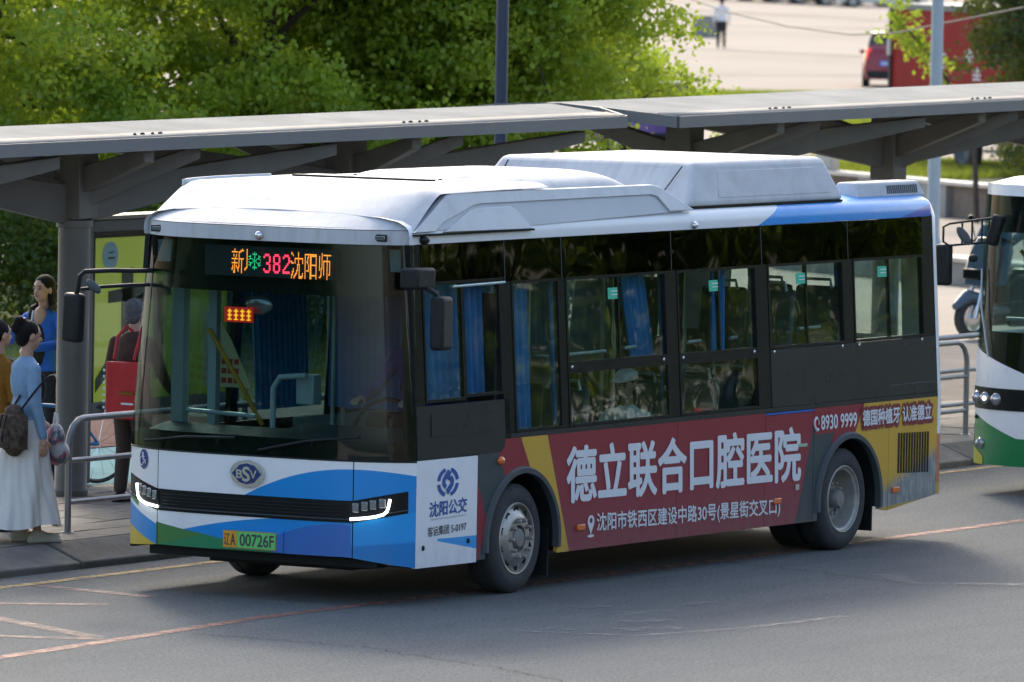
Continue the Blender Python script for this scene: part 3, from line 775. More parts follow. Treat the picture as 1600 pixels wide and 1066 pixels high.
wheel(6.655, 0.035, -1, 'rear'); wheel(6.655, 2.41, 1, 'rear')
mb = MB(); mb.add(*vtube([(6.655, .30, .4045), (6.655, .52, .4045)], .40, 32)); mb.build('inner_tyre', M_rubber, bus, smooth='auto')
# ---- side lamps, grille, lettering
for i, (a, b) in enumerate(((1.274, 0.995),)):
    MB().ell((a, -0.006, b), (0.05, 0.022, 0.032)).build('indicator', M_amber, bus, smooth=True)
for a, b in ((2.45, 0.436), (5.491, 0.457), (7.462, 0.436)):
    box('side_marker', a - .058, a + .058, -0.018, 0.0, b - .022, b + .022, M_amber, bus, bevel=0.006)
for a, b in ((0.20, 0.42), (0.83, 0.435)):
    MB().ell((a, -0.003, b), (0.016, 0.012, 0.02)).build('hatch_lock', M_blackm, hatch, smooth=True)
for i in range(12):
    x = 7.500 + i * 0.0455
    slab('vent_slot', [(x, 0.565 - i * .0015), (x + .026, 0.565 - i * .0015), (x + .026, 0.886 - i * .001), (x, 0.886 - i * .001)], lambda a, b, d: (a, -0.004 + d, b), 0.012, M_black, bus)
def SC4(pts, y=-0.005): return [(a, y + ysd(b), b) for a, b in pts]
lettering('德立联合口腔医院', SC4([(2.235, 1.040), (5.850, 1.012), (5.868, 0.600), (2.250, 0.632)]), M_txt, bus, 0.014)
lettering('沈阳市铁西区建设中路30号(景星街交叉口)', SC4([(2.694, 0.527), (5.543, 0.480), (5.548, 0.335), (2.70, 0.372)]), M_txt, bus, 0.008)
lettering('8930 9999', SC4([(6.19, 1.088), (6.783, 1.086), (6.788, 0.975), (6.198, 0.978)]), M_txt, bus, 0.012)
o_ = lettering('德国种植牙 认准德立', SC4([(6.88, 1.098), (8.05, 1.098), (8.055, 0.975), (6.89, 0.972)], -0.008), M_txt, bus, 0.012)
lettering('德国种植牙 认准德立', SC4([(6.865, 1.113), (8.075, 1.115), (8.08, 0.955), (6.87, 0.952)], -0.005), mat('outline_red', (0.22, 0.02, 0.035), 0.4, var=0.05), bus, 0.06)
# location pin
pin = MB()
ring = [(2.607, 0.372)] + [(2.607 + .050 * math.cos(math.radians(a)), 0.470 + .048 * math.sin(math.radians(a))) for a in range(-30, 211, 20)]
pin.add(*vpoly(ring, lambda a, b, d: (a, -0.004 - d, b), 0.001))
pin.add(*vpoly([(2.607 + .050 * math.cos(a), 0.362 + .011 * math.sin(a)) for a in [2 * math.pi * i / 16 for i in range(16)]], lambda a, b, d: (a, -0.004 - d, b), 0.001))
pn = pin.build('location_pin', M_txt, bus)
MB().add(*vpoly([(2.607 + .02 * math.cos(a), 0.478 + .02 * math.sin(a)) for a in [2 * math.pi * i / 14 for i in range(14)]], lambda a, b, d: (a, -0.006 - d, b), 0.001)).build('pin_eye', mat('outline_red', (0, 0, 0)), pn)
# phone handset icon
ph = [(6.105 + .045 * math.cos(math.radians(a)), 1.035 + .055 * math.sin(math.radians(a)), 0) for a in range(110, 270, 20)]
tube('phone_icon', [(6.115, -0.006, 1.075), (6.085, -0.006, 1.06), (6.08, -0.006, 1.035), (6.09, -0.006, 1.005), (6.12, -0.006, 0.975), (6.14, -0.006, 0.985)], [.013, .009, .008, .009, .013, .011], M_txt, bus)
tube('phone_icon', [(6.135, -0.005, 1.07), (6.155, -0.005, 1.05), (6.155, -0.005, 1.02)], .004, M_txt, bus)
# hatch logo and lettering
lg = MB()
def ringseg(a0, a1, r0, r1, cx, cz, sx, sz): return [(cx + sx * r1 * math.cos(math.radians(a0 + (a1 - a0) * i / 8)), cz + sz * r1 * math.sin(math.radians(a0 + (a1 - a0) * i / 8))) for i in range(9)] + [(cx + sx * r0 * math.cos(math.radians(a1 - (a1 - a0) * i / 8)), cz + sz * r0 * math.sin(math.radians(a1 - (a1 - a0) * i / 8))) for i in range(9)]
cx, cz = 0.532, 0.880
for a0, a1 in ((8, 72), (108, 172), (188, 252), (288, 352)):
    lg.add(*vpoly(ringseg(a0, a1, 0.74, 1.0, cx, cz, 0.150, 0.108), lambda a, b, d: (a, -0.004 - d, b), 0.001))
lg.add(*vpoly([(cx + a * .15, cz + b * .108) for a, b in [(-.02, .86), (-.5, .25), (-.52, -.15), (-.3, -.45), (-.12, -.25), (-.25, 0), (-.22, .2), (.05, .2), (.28, .62)]], lambda a, b, d: (a, -0.004 - d, b), 0.001))
lg.add(*vpoly([(cx + a * .15, cz + b * .108) for a, b in [(.02, -.86), (.5, -.25), (.55, .12), (.36, .42), (.12, .38), (-.02, .12), (.2, .12), (.24, -.1), (-.2, -.5)]], lambda a, b, d: (a, -0.004 - d, b), 0.001))
lg.build('operator_emblem', M_logo, hatch)
lettering('沈阳公交', [(0.285, -.004, 0.745), (0.805, -.004, 0.757), (0.80, -.004, 0.650), (0.283, -.004, 0.637)], M_logo, hatch, 0.012)
lettering('客运集团 5-0197', [(0.262, -.004, 0.567), (0.80, -.004, 0.580), (0.80, -.004, 0.514), (0.265, -.004, 0.497)], M_txtdark, hatch, 0.004)
slab('small_print', [(0.30, 0.617), (0.79, 0.625), (0.79, 0.632), (0.30, 0.624)], lambda a, b, d: (a, -.003 - d, b), .001, mat('faint_print', (0.45, 0.50, 0.56), 0.5), hatch)
# stickers near rear of text
sp('service_sticker', 5.82, 5.97, 0.86, 0.885, mat('sticker_pale_green', (0.35, 0.50, 0.36), 0.5), -0.006, 0.002)
sp('service_sticker', 5.79, 5.85, 0.525, 0.57, mat('sticker_pale', (0.5, 0.48, 0.40), 0.5), -0.006, 0.002)
# plate
mlt = mat('plate_green', (0.16, 0.62, 0.16), 0.4, var=0.03); mly = mat('plate_yellow', (0.80, 0.36, 0.02), 0.4, var=0.03)
PX = -0.215
pl = box('number_plate', PX, PX + .01, 0.985, 1.44, 0.369, 0.497, mat('plate_frame', (0.45, 0.36, 0.12), 0.4, metal=0.3), bus)
box('plate_field', PX - .003, PX, 0.992, 1.318, 0.376, 0.490, mlt, pl); box('plate_field', PX - .003, PX, 1.321, 1.433, 0.376, 0.490, mly, pl)
lettering('00726F', [(PX - .005, 1.293, 0.476), (PX - .005, 1.003, 0.476), (PX - .005, 1.003, 0.390), (PX - .005, 1.293, 0.390)], M_txtdark, pl, 0.010)
lettering('A', [(PX - .005, 1.372, 0.474), (PX - .005, 1.332, 0.474), (PX - .005, 1.332, 0.39), (PX - .005, 1.372, 0.39)], M_txtdark, pl, 0.010)
lettering('辽', [(PX - .005, 1.427, 0.476), (PX - .005, 1.382, 0.476), (PX - .005, 1.382, 0.39), (PX - .005, 1.427, 0.39)], M_txtdark, pl, 0.005)
box('plate_surround', PX + .004, PX + .02, 0.93, 1.50, 0.36, 0.515, M_front, bus)
# badge
def ellp(cy, cz, ry, rz, x, th, n=32): return vpoly([(cy + ry * math.cos(2 * math.pi * i / n), cz + rz * math.sin(2 * math.pi * i / n)) for i in range(n)], lambda a, b, d: (x + d, a, b), th)
v, f = ellp(1.241, 0.914, 0.145, 0.098, -0.222, 0.02); bd = obj('badge', v, f, M_chrome, bus, bevel=0.006)
v, f = vpoly([(1.241 + a * .125, 0.914 + b * .083) for a, b in [(-1, 0), (-.5, .75), (0, .92), (.5, .75), (1, 0), (.5, -.75), (0, -.92), (-.5, -.75)]], lambda a, b, d: (-0.226 + d, a, b), 0.006)
obj('badge_field', v, f, mat('badge_blue', (0.012, 0.04, 0.16), 0.25, coat=0.5), bd)
for ch, ya, yb, za, zb in (('B', 1.325, 1.275, .882, .94), ('S', 1.272, 1.212, .860, .962), ('V', 1.208, 1.155, .882, .94)):
    lettering(ch, [(-.230, ya, zb), (-.230, yb, zb), (-.230, yb, za), (-.230, ya, za)], M_chrome, bd, 0.02)
# wheelchair sign
c = FRONT(s_of(2.234), 0.961, 0.004); ms = mat('sign_blue', (0.02, 0.035, 0.22), 0.4)
v = [FRONT(s_of(2.232 + .058 * math.cos(2 * math.pi * i / 24)), 0.961 + .073 * math.sin(2 * math.pi * i / 24), 0.003) for i in range(24)]
wc = obj('wheelchair_sign', v, [tuple(range(24))], ms, bus)
fp = lambda a, b: FRONT(s_of(2.232 - a), 0.961 + b, 0.007)
MB().tube([fp(-.005, .05), fp(-.004, .02), fp(.0, .0), fp(.022, -.005), fp(.03, -.035)], .0055, 6).tube([fp(-.02 + .025 * math.cos(math.radians(a)), -.015 + .03 * math.sin(math.radians(a))) for a in range(100, 361, 26)], .004, 6).tube([fp(-.002, .02), fp(.018, .018)], .005, 6).build('wheelchair_symbol', M_txt, wc, smooth=True)
# ---- mirrors
mr = MB(); mr.tube([(0.03, 2.24, 2.335), (-0.12, 2.32, 2.335), (-0.20, 2.45, 2.335), (-0.33, 2.60, 2.325), (-0.35, 2.63, 2.29), (-0.35, 2.645, 2.20), (-0.35, 2.66, 2.14)], .018, 8)
mr.tube([(0.02, 2.26, 2.23), (-0.10, 2.34, 2.23), (-0.25, 2.50, 2.215), (-0.35, 2.62, 2.195)], .014, 8)
m1 = mr.build('mirror_arm', M_blackm, bus, smooth='auto')
mb = MB(); mb.obox((-0.33, 2.69, 1.985), (0.10, 0.165, 0.36), Matrix.Rotation(math.radians(-12), 3, 'Z') @ Matrix.Rotation(math.radians(3), 3, 'X')); mb.build('mirror_housing', M_blackm, m1, bevel=0.03, seg=3)
MB().ell((-0.36, 2.50, 2.22), (0.02, 0.075, 0.035), Matrix.Rotation(math.radians(35), 3, 'X')).build('kerb_mirror', M_lip, m1, smooth=True)
mb = MB(); mb.obox((0.03, -0.02, 2.37), (0.25, 0.16, 0.15), Matrix.Identity(3)); m2 = mb.build('mirror_arm', M_blackm, bus, bevel=0.02)
mb = MB(); mb.obox((0.12, -0.17, 2.05), (0.20, 0.11, 0.385), Matrix.Rotation(math.radians(8), 3, 'Z')); mb.build('mirror_housing', M_blackm, m2, bevel=0.03, seg=3)
MB().tube([(0.05, -0.05, 2.32), (0.08, -0.15, 2.26), (0.1, -0.16, 2.2)], .02, 8).build('mirror_stem', M_blackm, m2, smooth='auto')
# ---- interior
box('floor', 0.2, 8.1, 0.66, 1.80, 0.29, 0.33, M_intd, bus); box('floor', 2.2, 6.1, 0.06, 0.65, 0.29, 0.33, M_intd, bus); box('floor', 2.2, 6.1, 1.81, 2.38, 0.29, 0.33, M_intd, bus); box('arch_cover', 1.0, 2.19, 0.08, 0.65, 0.93, 0.96, M_intd, bus); box('arch_cover', 6.11, 7.25, 0.08, 0.65, 0.93, 0.96, M_intd, bus)
box('ceiling', 0.15, 8.1, 0.16, 2.28, 2.40, 2.56, mat('ceiling_pale', (0.30, 0.33, 0.33), 0.7), bus)
for a_, b_ in ((2.2, 6.1),): box('inner_wall', a_, b_, 0.055, 0.07, 0.5, 1.15, M_int, bus)
box('inner_wall', 2.2, 8.1, 0.055, 0.07, 0.96, 1.15, M_int, bus); box('inner_wall', 2.2, 6.1, 2.37, 2.38, 0.5, 1.15, M_int, bus)
box('rear_bench', 7.35, 8.1, 0.1, 2.35, 0.5, 1.25, M_intd, bus)
def dash(u, v):
    y = 0.12 + 2.2 * u; return (0.0 + 0.62 * v + 0.12 * abs(2 * u - 1) ** 3, y, 1.17 + 0.07 * math.sin(v * math.pi) * (1.3 if u < .5 else .6) - (0.35 if v >= 1 else 0))
gridsurf('dashboard', dash, 16, 8, M_intd, bus)
pts = [(0.62 + 0.10 * math.sin(a), 0.62 + .22 * math.cos(a), 1.27 + .17 * math.sin(a)) for a in [2 * math.pi * i / 24 for i in range(25)]]
tube('steering_wheel', pts, 0.016, M_black, bus)
def ripple(name, x0, x1, z0, z1, y, m, k=7.0, tilt=0.0, amp=0.03):
    n = int(max(12, (x1 - x0) * 90))
    return gridsurf(name, lambda u, v: (x0 + (x1 - x0) * u + tilt * (1 - v), y + amp * math.sin(u * (x1 - x0) * 2 * math.pi * k * 1.6 + .5 * math.sin(u * 9)) + ysd(z0 + (z1 - z0) * v), z0 + (z1 - z0) * v), n, 6, m, bus)
for (a, b, z0_, z1_, tl) in ((0.55, 0.98, 1.46, 2.31, 0), (0.98, 1.36, 1.46, 2.30, 0), (1.56, 1.97, 1.18, 2.28, 0), (2.33, 2.47, 1.2, 2.28, .02), (3.40, 3.72, 1.65, 2.28, 0.12), (4.0, 4.08, 1.2, 2.28, 0), (4.82, 5.02, 1.64, 2.28, -0.05), (5.42, 5.62, 1.64, 2.28, 0), (6.83, 7.14, 1.64, 2.28, 0)):
    ripple('curtain', a, b, z0_, z1_, 0.17, M_curtain, tilt=tl)
ripple('curtain', 1.42, 2.15, 1.25, 2.25, 2.20, M_curtain, amp=0.025, k=9)
for a, b in ((2.6, 2.95), (4.0, 4.35), (5.2, 5.7), (6.5, 6.95)):
    ripple('curtain', a, b, 1.2, 2.28, 2.16, M_curtain, amp=0.03)
gridsurf('cab_partition', lambda u, v: (1.52 + 0.012 * math.sin(u * 60), 1.02 + 0.62 * u, 1.30 + 1.0 * v), 60, 2, M_curtain2, bus)
box('partition_board', 1.50, 1.53, 0.20, 1.0, 0.9, 2.2, M_intd, bus)
mc = mat('notice_cream', (0.85, 0.80, 0.48), 0.6, var=0.08)
nb = slab('notice_board', [(1.42, 1.46), (1.86, 1.46), (1.86, 2.03), (1.76, 2.02), (1.62, 1.82)], lambda a, b, d: (1.15 + d, a + .66, b - .03), 0.01, mc, bus)
mrd = mat('print_red', (0.60, 0.06, 0.03), 0.6, var=0)
for r_ in range(3):
    for c_ in range(5): slab('print_mark', [(2.18 + c_ * .055 + .02, 1.46 + r_ * .07), (2.22 + c_ * .055 + .02, 1.46 + r_ * .07), (2.22 + c_ * .055 + .02, 1.50 + r_ * .07), (2.18 + c_ * .055 + .02, 1.50 + r_ * .07)], lambda a, b, d: (1.146 + d, a, b), 0.001, mrd, nb)
rs = box('route_board', 0.02, 0.04, 1.37, 1.61, 1.99, 2.10, mat('board_red', (0.50, 0.02, 0.015), 0.5, emis=(0.5, 0.02, 0.01), es=0.25), bus)
for k in range(4):
    y = 1.58 - k * .055
    MB().box(0.012, 0.02, y - .035, y - .0, 2.065, 2.075).box(0.012, 0.02, y - .035, y, 2.035, 2.045).box(0.012, 0.02, y - .022, y - .012, 2.005, 2.085).box(0.012, 0.02, y - .035, y, 2.005, 2.013).build('board_character', mat('board_yellow', (0.9, 0.5, 0.03), 0.5, emis=(1, .5, .03), es=0.5), rs)
MB().ell((0.10, 1.36, 2.12), (0.03, 0.12, 0.075)).build('interior_mirror', M_lens, bus, smooth=True)
tube('handrail', [(0.40, 1.42, 1.18), (0.40, 1.42, 1.50), (0.41, 1.37, 1.58), (0.42, 1.15, 1.60)], 0.022, M_rail, bus)
box('fare_box', 0.50, 0.62, 1.14, 1.29, 1.38, 1.60, M_rail, bus, bevel=0.01)
for x, y in ((1.0, 1.28), (1.75, 0.75), (1.9, 1.75), (3.0, 0.8), (3.1, 1.7), (4.3, 0.8), (4.4, 1.7), (5.5, 0.85), (5.6, 1.65)):
    tube('pole', [(x, y, 0.33), (x, y, 2.40)], 0.016, M_railsteel if x > 2 else M_rail, bus)
tube('handrail', [(0.45, 2.2, 1.30), (0.45, 1.6, 1.28)], 0.016, M_rail, bus)
tube('handrail', [(0.5, 2.05, 1.9), (0.6, 1.80, 1.45), (0.7, 1.70, 1.2)], 0.018, M_yellow, bus)
box('door_post', 0.42, 0.50, 2.22, 2.32, 0.5, 2.35, M_railsteel, bus); box('door_post', 0.60, 0.66, 2.05, 2.12, 0.5, 2.35, M_rail, bus)
for y in (0.85, 1.65): tube('handrail', [(1.8, y, 2.22), (7.6, y, 2.22)], 0.014, M_railsteel, bus)
def seat(x, y):
    s = thing_part('seat', (x, y, 0.33))
    mb = MB(); mb.box(-.2, .22, -.2, .2, .40, .46); mb.box(-.08, .08, -.08, .08, 0, .40); mb.build('seat_base', M_seat, s, bevel=0.02)
    mb = MB(); mb.obox((.24, 0, .78), (.06, .40, .68), Matrix.Rotation(math.radians(8), 3, 'Y')); mb.build('seat_back', M_seat, s, bevel=0.025)
    tube('seat_handle', [(.24, -.14, 1.10), (.25, -.12, 1.17), (.25, .12, 1.17), (.24, .14, 1.10)], .013, M_railsteel, s)
    return s
s0 = seat(2.55, 0.36)
for x, y in ((3.80, 0.42), (4.55, 0.36), (5.10, 0.36), (5.75, 0.36), (5.75, 0.80), (6.5, 0.36), (6.5, 0.80), (3.5, 2.05), (4.3, 2.05), (5.1, 2.05), (5.9, 2.05), (6.6, 2.05)):
    c = copy_tree(s0, bus); c.location = Vector((x, y, 0.33 + (0.63 if x > 5.5 else 0))) - Vector((4.1, 1.22, 0))
s1 = thing_part('seat', (1.10, 0.55, 0.5))
mb = MB(); mb.box(-.25, .2, -.24, .24, .55, .66); mb.box(-.1, .1, -.1, .1, 0, .55); mb.obox((.22, 0, 1.0), (.1, .46, .8), Matrix.Rotation(math.radians(6), 3, 'Y')); mb.build('driver_seat', M_seat, s1, bevel=0.03)
for (x0, x1, z0_) in ((2.42, 3.02, 1.715), (3.30, 3.48, 1.73), (4.27, 4.48, 1.735), (4.95, 5.05, 1.74), (6.05, 6.4, 1.77)):
    tube('window_handrail', [(x0, 0.14, z0_), (x1, 0.14, z0_ + .005)], 0.014, M_railsteel, bus)

# ================================================================== GROUND
def asphalt(t):
    x, y, z = pos(t)
    n1 = ramp(t, noise(t, 0.35, 5, 0.6), 0.3, 0.7); n2 = ramp(t, noise(t, 30.0, 4, 0.8), 0.38, 0.66); n4 = ramp(t, noise(t, 0.9, 3, 0.6, stretch=(0.5, 1.6, 1)), 0.60, 0.72); n5 = ramp(t, noise(t, 4.5, 5, 0.75), 0.62, 0.72); n3 = ramp(t, noise(t, 1.7, 6, 0.7, stretch=(1, 2.5, 1)), 0.35, 0.7)
    c = mix(t, n1, (0.105, 0.120, 0.124), (0.148, 0.156, 0.155))
    c = mix(t, n3 * 0.5, c, (0.085, 0.092, 0.095))
    n6 = ramp(t, noise(t, 1.0, 3, 0.6, stretch=(0.05, 1.8, 1)), 0.42, 0.62)
    c = mix(t, n6 * 0.35, c, (0.075, 0.085, 0.088))
    c = mix(t, n4 * 0.35, c, (0.055, 0.062, 0.064))
    c = mix(t, n5 * 0.30, c, (0.19, 0.19, 0.18))
    c = mix(t, n2 * 0.6, c, (0.235, 0.24, 0.23))
    return mix(t, ramp(t, noise(t, 52.0, 2, 0.6), 0.52, 0.66) * 0.6, c, (0.035, 0.04, 0.04))
M_asph = mat('asphalt', (0, 0, 0), 0.85, var=0, vs=20, colorfn=asphalt, bump=0.8, bs=48, spec=0.08)
def plaza_c(t):
    n1 = ramp(t, noise(t, 0.05, 5, 0.6), 0.3, 0.7); n2 = ramp(t, noise(t, 0.6, 6, 0.7, stretch=(.4, 1, 1)), 0.35, 0.7)
    c = mix(t, n1, (0.46, 0.40, 0.325), (0.56, 0.49, 0.40))
    return mix(t, n2 * 0.4, c, (0.36, 0.32, 0.27))
M_plaza = mat('plaza_concrete', (0, 0, 0), 0.65, var=0, colorfn=plaza_c, bump=0.2, bs=6, spec=0.0)
M_pave = mat('paving_slab', (0.30, 0.275, 0.235), 0.75, var=0.25, vs=5, bump=0.3, bs=30, rand=0.3, spec=0.1)
M_joint = mat('paving_bed', (0.12, 0.11, 0.095), 0.9, var=0.3)
M_kerb = mat('kerb_stone', (0.235, 0.225, 0.205), 0.85, var=0.45, vs=3, bump=0.7, bs=20, rand=0.3, spec=.1, colorfn=lambda t: mix(t, ramp(t, noise(t, 2.2, 5, .7), .60, .72) * .6, (0.245, 0.235, 0.21), (0.30, 0.17, 0.07)))
M_bike = mat('cycle_lane_blue', (0.20, 0.32, 0.34), 0.9, spec=0.0, var=0.2, vs=1.5, bump=0.2)
M_redpave = mat('red_paving', (0.21, 0.14, 0.12), 0.9, spec=0.0, var=0.25, vs=3, bump=0.3, bs=20)
def worn(name, c, k):
    m = mat(name, c, 0.7, var=0.3, vs=4)
    t = m.node_tree; b = t.nodes['Principled BSDF']
    f = ramp(t, noise(t, 7.0, 6, 0.75), 0.28 + k, 0.60 + k)
    f2 = ramp(t, noise(t, 60.0, 3, 0.7), 0.30, 0.5)
    t.links.new((f * (f2 * 0.5 + 0.5)).s, b.inputs['Alpha']); return m
M_mky = worn('marking_yellow', (0.50, 0.34, 0.12), -0.02)
M_mkr = worn('marking_red', (0.36, 0.165, 0.12), 0.0)
M_mkr2 = worn('marking_red_faded', (0.28, 0.17, 0.14), 0.06)
M_mkw = worn('marking_white_faded', (0.27, 0.28, 0.28), 0.14)

def ground_sheet(name, x0, x1, y0, y1, z, m, nx=1, ny=1, kind='structure'):
    o = gridsurf(name, lambda u, v: (x0 + (x1 - x0) * u, y0 + (y1 - y0) * v, z), nx, ny, m, None, smooth=False); o['kind'] = kind; return o
ground_sheet('ground', -400, 1400, -600, 900, -0.03, M_plaza)
road = ground_sheet('road', -120, 200, -60, 3.56, 0.0, M_asph)  # widened out of view so the side glass reflects dark asphalt
ground_sheet('plaza', 20, 900, 11.6, 520, 0.0, M_plaza)
# pavement body
pv = ground_sheet('pavement', -60, 160, 3.9, 6.85, 0.165, M_joint)
ground_sheet('paved_square', 14.0, 160, 6.86, 11.6, 0.164, mat('square_paving', (0.33, 0.30, 0.26), .9, var=.25, vs=1.2, spec=0.0))
ground_sheet('cycle_lane', -60, 14.0, 6.86, 9.25, 0.160, M_bike)
ground_sheet('red_footpath', -60, 14.0, 9.26, 11.6, 0.168, M_redpave)
gridsurf('footpath_edge', lambda u, v: (-60 + 220 * u, 11.6, 0.168 * v), 1, 1, M_kerb, None, smooth=False)['kind'] = 'structure'
# paving slabs in view as pieces
sl_me = None
def slab_grid(x0, nx, y0, ny, w=0.60, d=0.40, skip=None):
    global sl_me
    for i in range(nx):
        for j in range(ny):
            x = x0 + i * w + (w / 2 if j % 2 else 0); y = y0 + j * d
            if sl_me is None:
                v, f = vbox(-w / 2 + .006, w / 2 - .006, -d / 2 + .006, d / 2 - .006, -0.02, 0.0)
                o = obj('paving_slab', v, f, M_pave, pv, bevel=0.004, seg=1); sl_me = o.data
            else:
                o = bpy.data.objects.new('paving_slab', sl_me); COL.objects.link(o); o.parent = pv
            o.location = (x, y, 0.172 + rnd.uniform(-.002, .003)); o.rotation_euler = (rnd.uniform(-.006, .006), rnd.uniform(-.006, .006), 0)
slab_grid(-0.6, 16, 4.12, 7)
slab_grid(14.0, 20, 4.12, 7)
ground_sheet('pavement_surface', 9.0, 13.7, 3.93, 6.84, 0.171, M_pave)
ground_sheet('pavement_surface', 26.4, 150, 3.93, 6.84, 0.171, M_pave)
# kerb stones
kerb = thing('kerb', 'long row of worn grey kerb stones with a sloped face between road and pavement', 'kerb', (0, 3.56, 0), world=True)
kme = None
for i in range(-8, 70):
    x0 = -4.0 + i * 1.12 + 4.0; w = 1.108
    pr = [(3.54, -0.02), (3.54, 0.055), (3.60, 0.075), (3.80, 0.155), (3.86, 0.172), (3.91, 0.174), (3.91, -0.02)]
    if kme is None:
        v = [(0, a, b) for a, b in pr] + [(w, a, b) for a, b in pr]; n = len(pr)
        f = [tuple(range(n)), tuple(range(2 * n - 1, n - 1, -1))] + [(k, k + n, (k + 1) % n + n, (k + 1) % n) for k in range(n)]
        o = obj('kerb_stone', v, f, M_kerb, kerb, bevel=0.012, seg=2); kme = o.data; base_loc = Vector(o.location)
    else:
        o = bpy.data.objects.new('kerb_stone', kme); COL.objects.link(o); o.parent = kerb
        md = o.modifiers.new('bevel', 'BEVEL'); md.width = .012; md.segments = 2; md.limit_method = 'ANGLE'
    o.location = base_loc + Vector((x0, rnd.uniform(-.008, .008), rnd.uniform(-.006, .006))); o.rotation_euler = (0, rnd.uniform(-.004, .004), rnd.uniform(-.006, .006))
# markings
def strip(name, pts, w, m, z=0.004, nn=1):
    v, f = [], []
    P_ = [Vector((a, b, 0)) for a, b in pts]
    for i, p in enumerate(P_):
        d = (P_[min(i + 1, len(P_) - 1)] - P_[max(i - 1, 0)]).normalized(); nrm = Vector((-d.y, d.x, 0)) * w / 2
        v += [(p.x + nrm.x, p.y + nrm.y, z), (p.x - nrm.x, p.y - nrm.y, z)]
    for i in range(len(P_) - 1): f.append((2 * i, 2 * i + 1, 2 * i + 3, 2 * i + 2))
    return obj(name, v, f, m, road)
strip('yellow_edge_line', [(-30, 3.06), (0, 3.09), (14.8, 3.31), (60, 4.0 - .5)], 0.11, M_mky)
strip('red_lane_line', [(-14, -.3), (-4.9, .175), (-3.2, .27), (-1.36, .40), (1.1, .35), (6.2, .27), (12, .30), (40, .5)], 0.125, M_mkr)
for a in (((-0.31, 3.0), (-0.5, 1.85)), ((-1.95, 2.8), (-1.24, 1.75)), ((-2.6, 1.80), (-3.33, .46)), ((-3.9, 1.5), (-3.40, .36))):
    strip('red_hatching', a, 0.15, M_mkr2)
for (a, b, c, d) in ((.62, -1.36, 1.12, -1.5), (.85, -.92, 1.2, -.95), (-.41, -2.0, .05, -2.2), (-.7, -1.66, -.45, -1.62), (.15, -1.75, .55, -1.85), (1.55, -1.3, 1.9, -1.5)):
    strip('worn_white_patch', ((a, b), (c, d)), 0.22, M_mkw)
strip('worn_white_line', ((-1.0, -1.4), (-.7, -2.3), (.3, -2.6), (1.6, -2.7)), 0.10, M_mkw); strip('worn_white_line', ((4.9, -1.3), (4.3, -1.8), (4.9, -2.6), (5.2, -3.4)), 0.22, M_mkw)
cr = [(5.6, 1.6)]
def crack(p0, p1, n=22, amp=.05):
    pts = []
    for i in range(n + 1):
        u = i / n; pts.append((p0[0] + (p1[0] - p0[0]) * u + rnd.uniform(-amp, amp), p0[1] + (p1[1] - p0[1]) * u + rnd.uniform(-amp, amp)))
    strip('road_crack', pts, 0.012, mat('crack_dark', (0.03, 0.03, 0.03), 0.9, var=0), z=0.003)
crack((-2.62, .14), (-2.63, -1.22)); crack((-2.63, -1.22), (-3.4, -2.9)); crack((-3.4, -2.9), (-4.3, -4.5)); crack((5.33, 1.4), (4.92, -.25)); crack((4.92, -.25), (4.35, -1.66)); crack((4.35, -1.66), (4.9, -3.6))

# ================================================================== RAILINGS
M_railp = mat('railing_paint', (0.27, 0.285, 0.30), 0.38, metal=0.45, var=0.15, vs=10)
def railing(x0, x1, y, label, z=0.17, left_curve=True, right_curve=True, post_dx=2.5, name='railing', top=0.875):
    r = thing(name, label, 'railing', ((x0 + x1) / 2, y, z), world=True, group='tubular railings along the kerb')
    rr = .026; h = z + top; cR = 0.20
    pts = [(x0, y, z)] if left_curve else [(x0, y, h)]
    if left_curve: pts += [(x0, y, h - cR)] + [(x0 + cR - cR * math.cos(a), y, h - cR + cR * math.sin(a)) for a in [math.radians(d) for d in (20, 45, 70, 90)]]
    if right_curve: pts += [(x1 - cR + cR * math.sin(a), y, h - cR + cR * math.cos(a)) for a in [math.radians(d) for d in (0, 20, 45, 70, 90)]] + [(x1, y, z)]
    else: pts += [(x1, y, h)]
    tube('top_rail', pts, rr, M_railp, r, n=12)
    for zz in (0.555, 0.235): tube('rail', [(x0 + rr * .5, y, z + zz), (x1 - rr * .5, y, z + zz)], .021, M_railp, r)
    n = int((x1 - x0) / post_dx)
    for k in range(1, n): 
        x = x0 + (x1 - x0) * k / n; tube('post', [(x, y, z), (x, y, h - rr)], .024, M_railp, r)
    for k in range(0, n + 1):
        x = x0 + (x1 - x0) * k / n; lathe('post_foot', [(0.0, .008), (.045, .008), (.05, 0.0)], M_railp, r, center=(x, y, z + .004), axis='Z', n=12)
    return r
railing(2.05, 17.05, 4.31, 'grey tubular railing running from beside the women at the kerb to behind the bus')
railing(16.2, 27.0, 4.75, 'grey tubular railing behind the front corner of the green and white bus')
bl = thing('bollard', 'square blue-grey bollard behind the right-hand railing', 'bollard', (22.0, 6.15, .17), world=True)
box('post', 21.90, 22.10, 6.08, 6.22, .17, .80, mat('bollard_blue', (0.13, 0.18, 0.23), 0.5, var=.15), bl, bevel=.012)
box('cap', 21.87, 22.13, 6.05, 6.25, .80, .84, MATS['bollard_blue'], bl, bevel=.01)

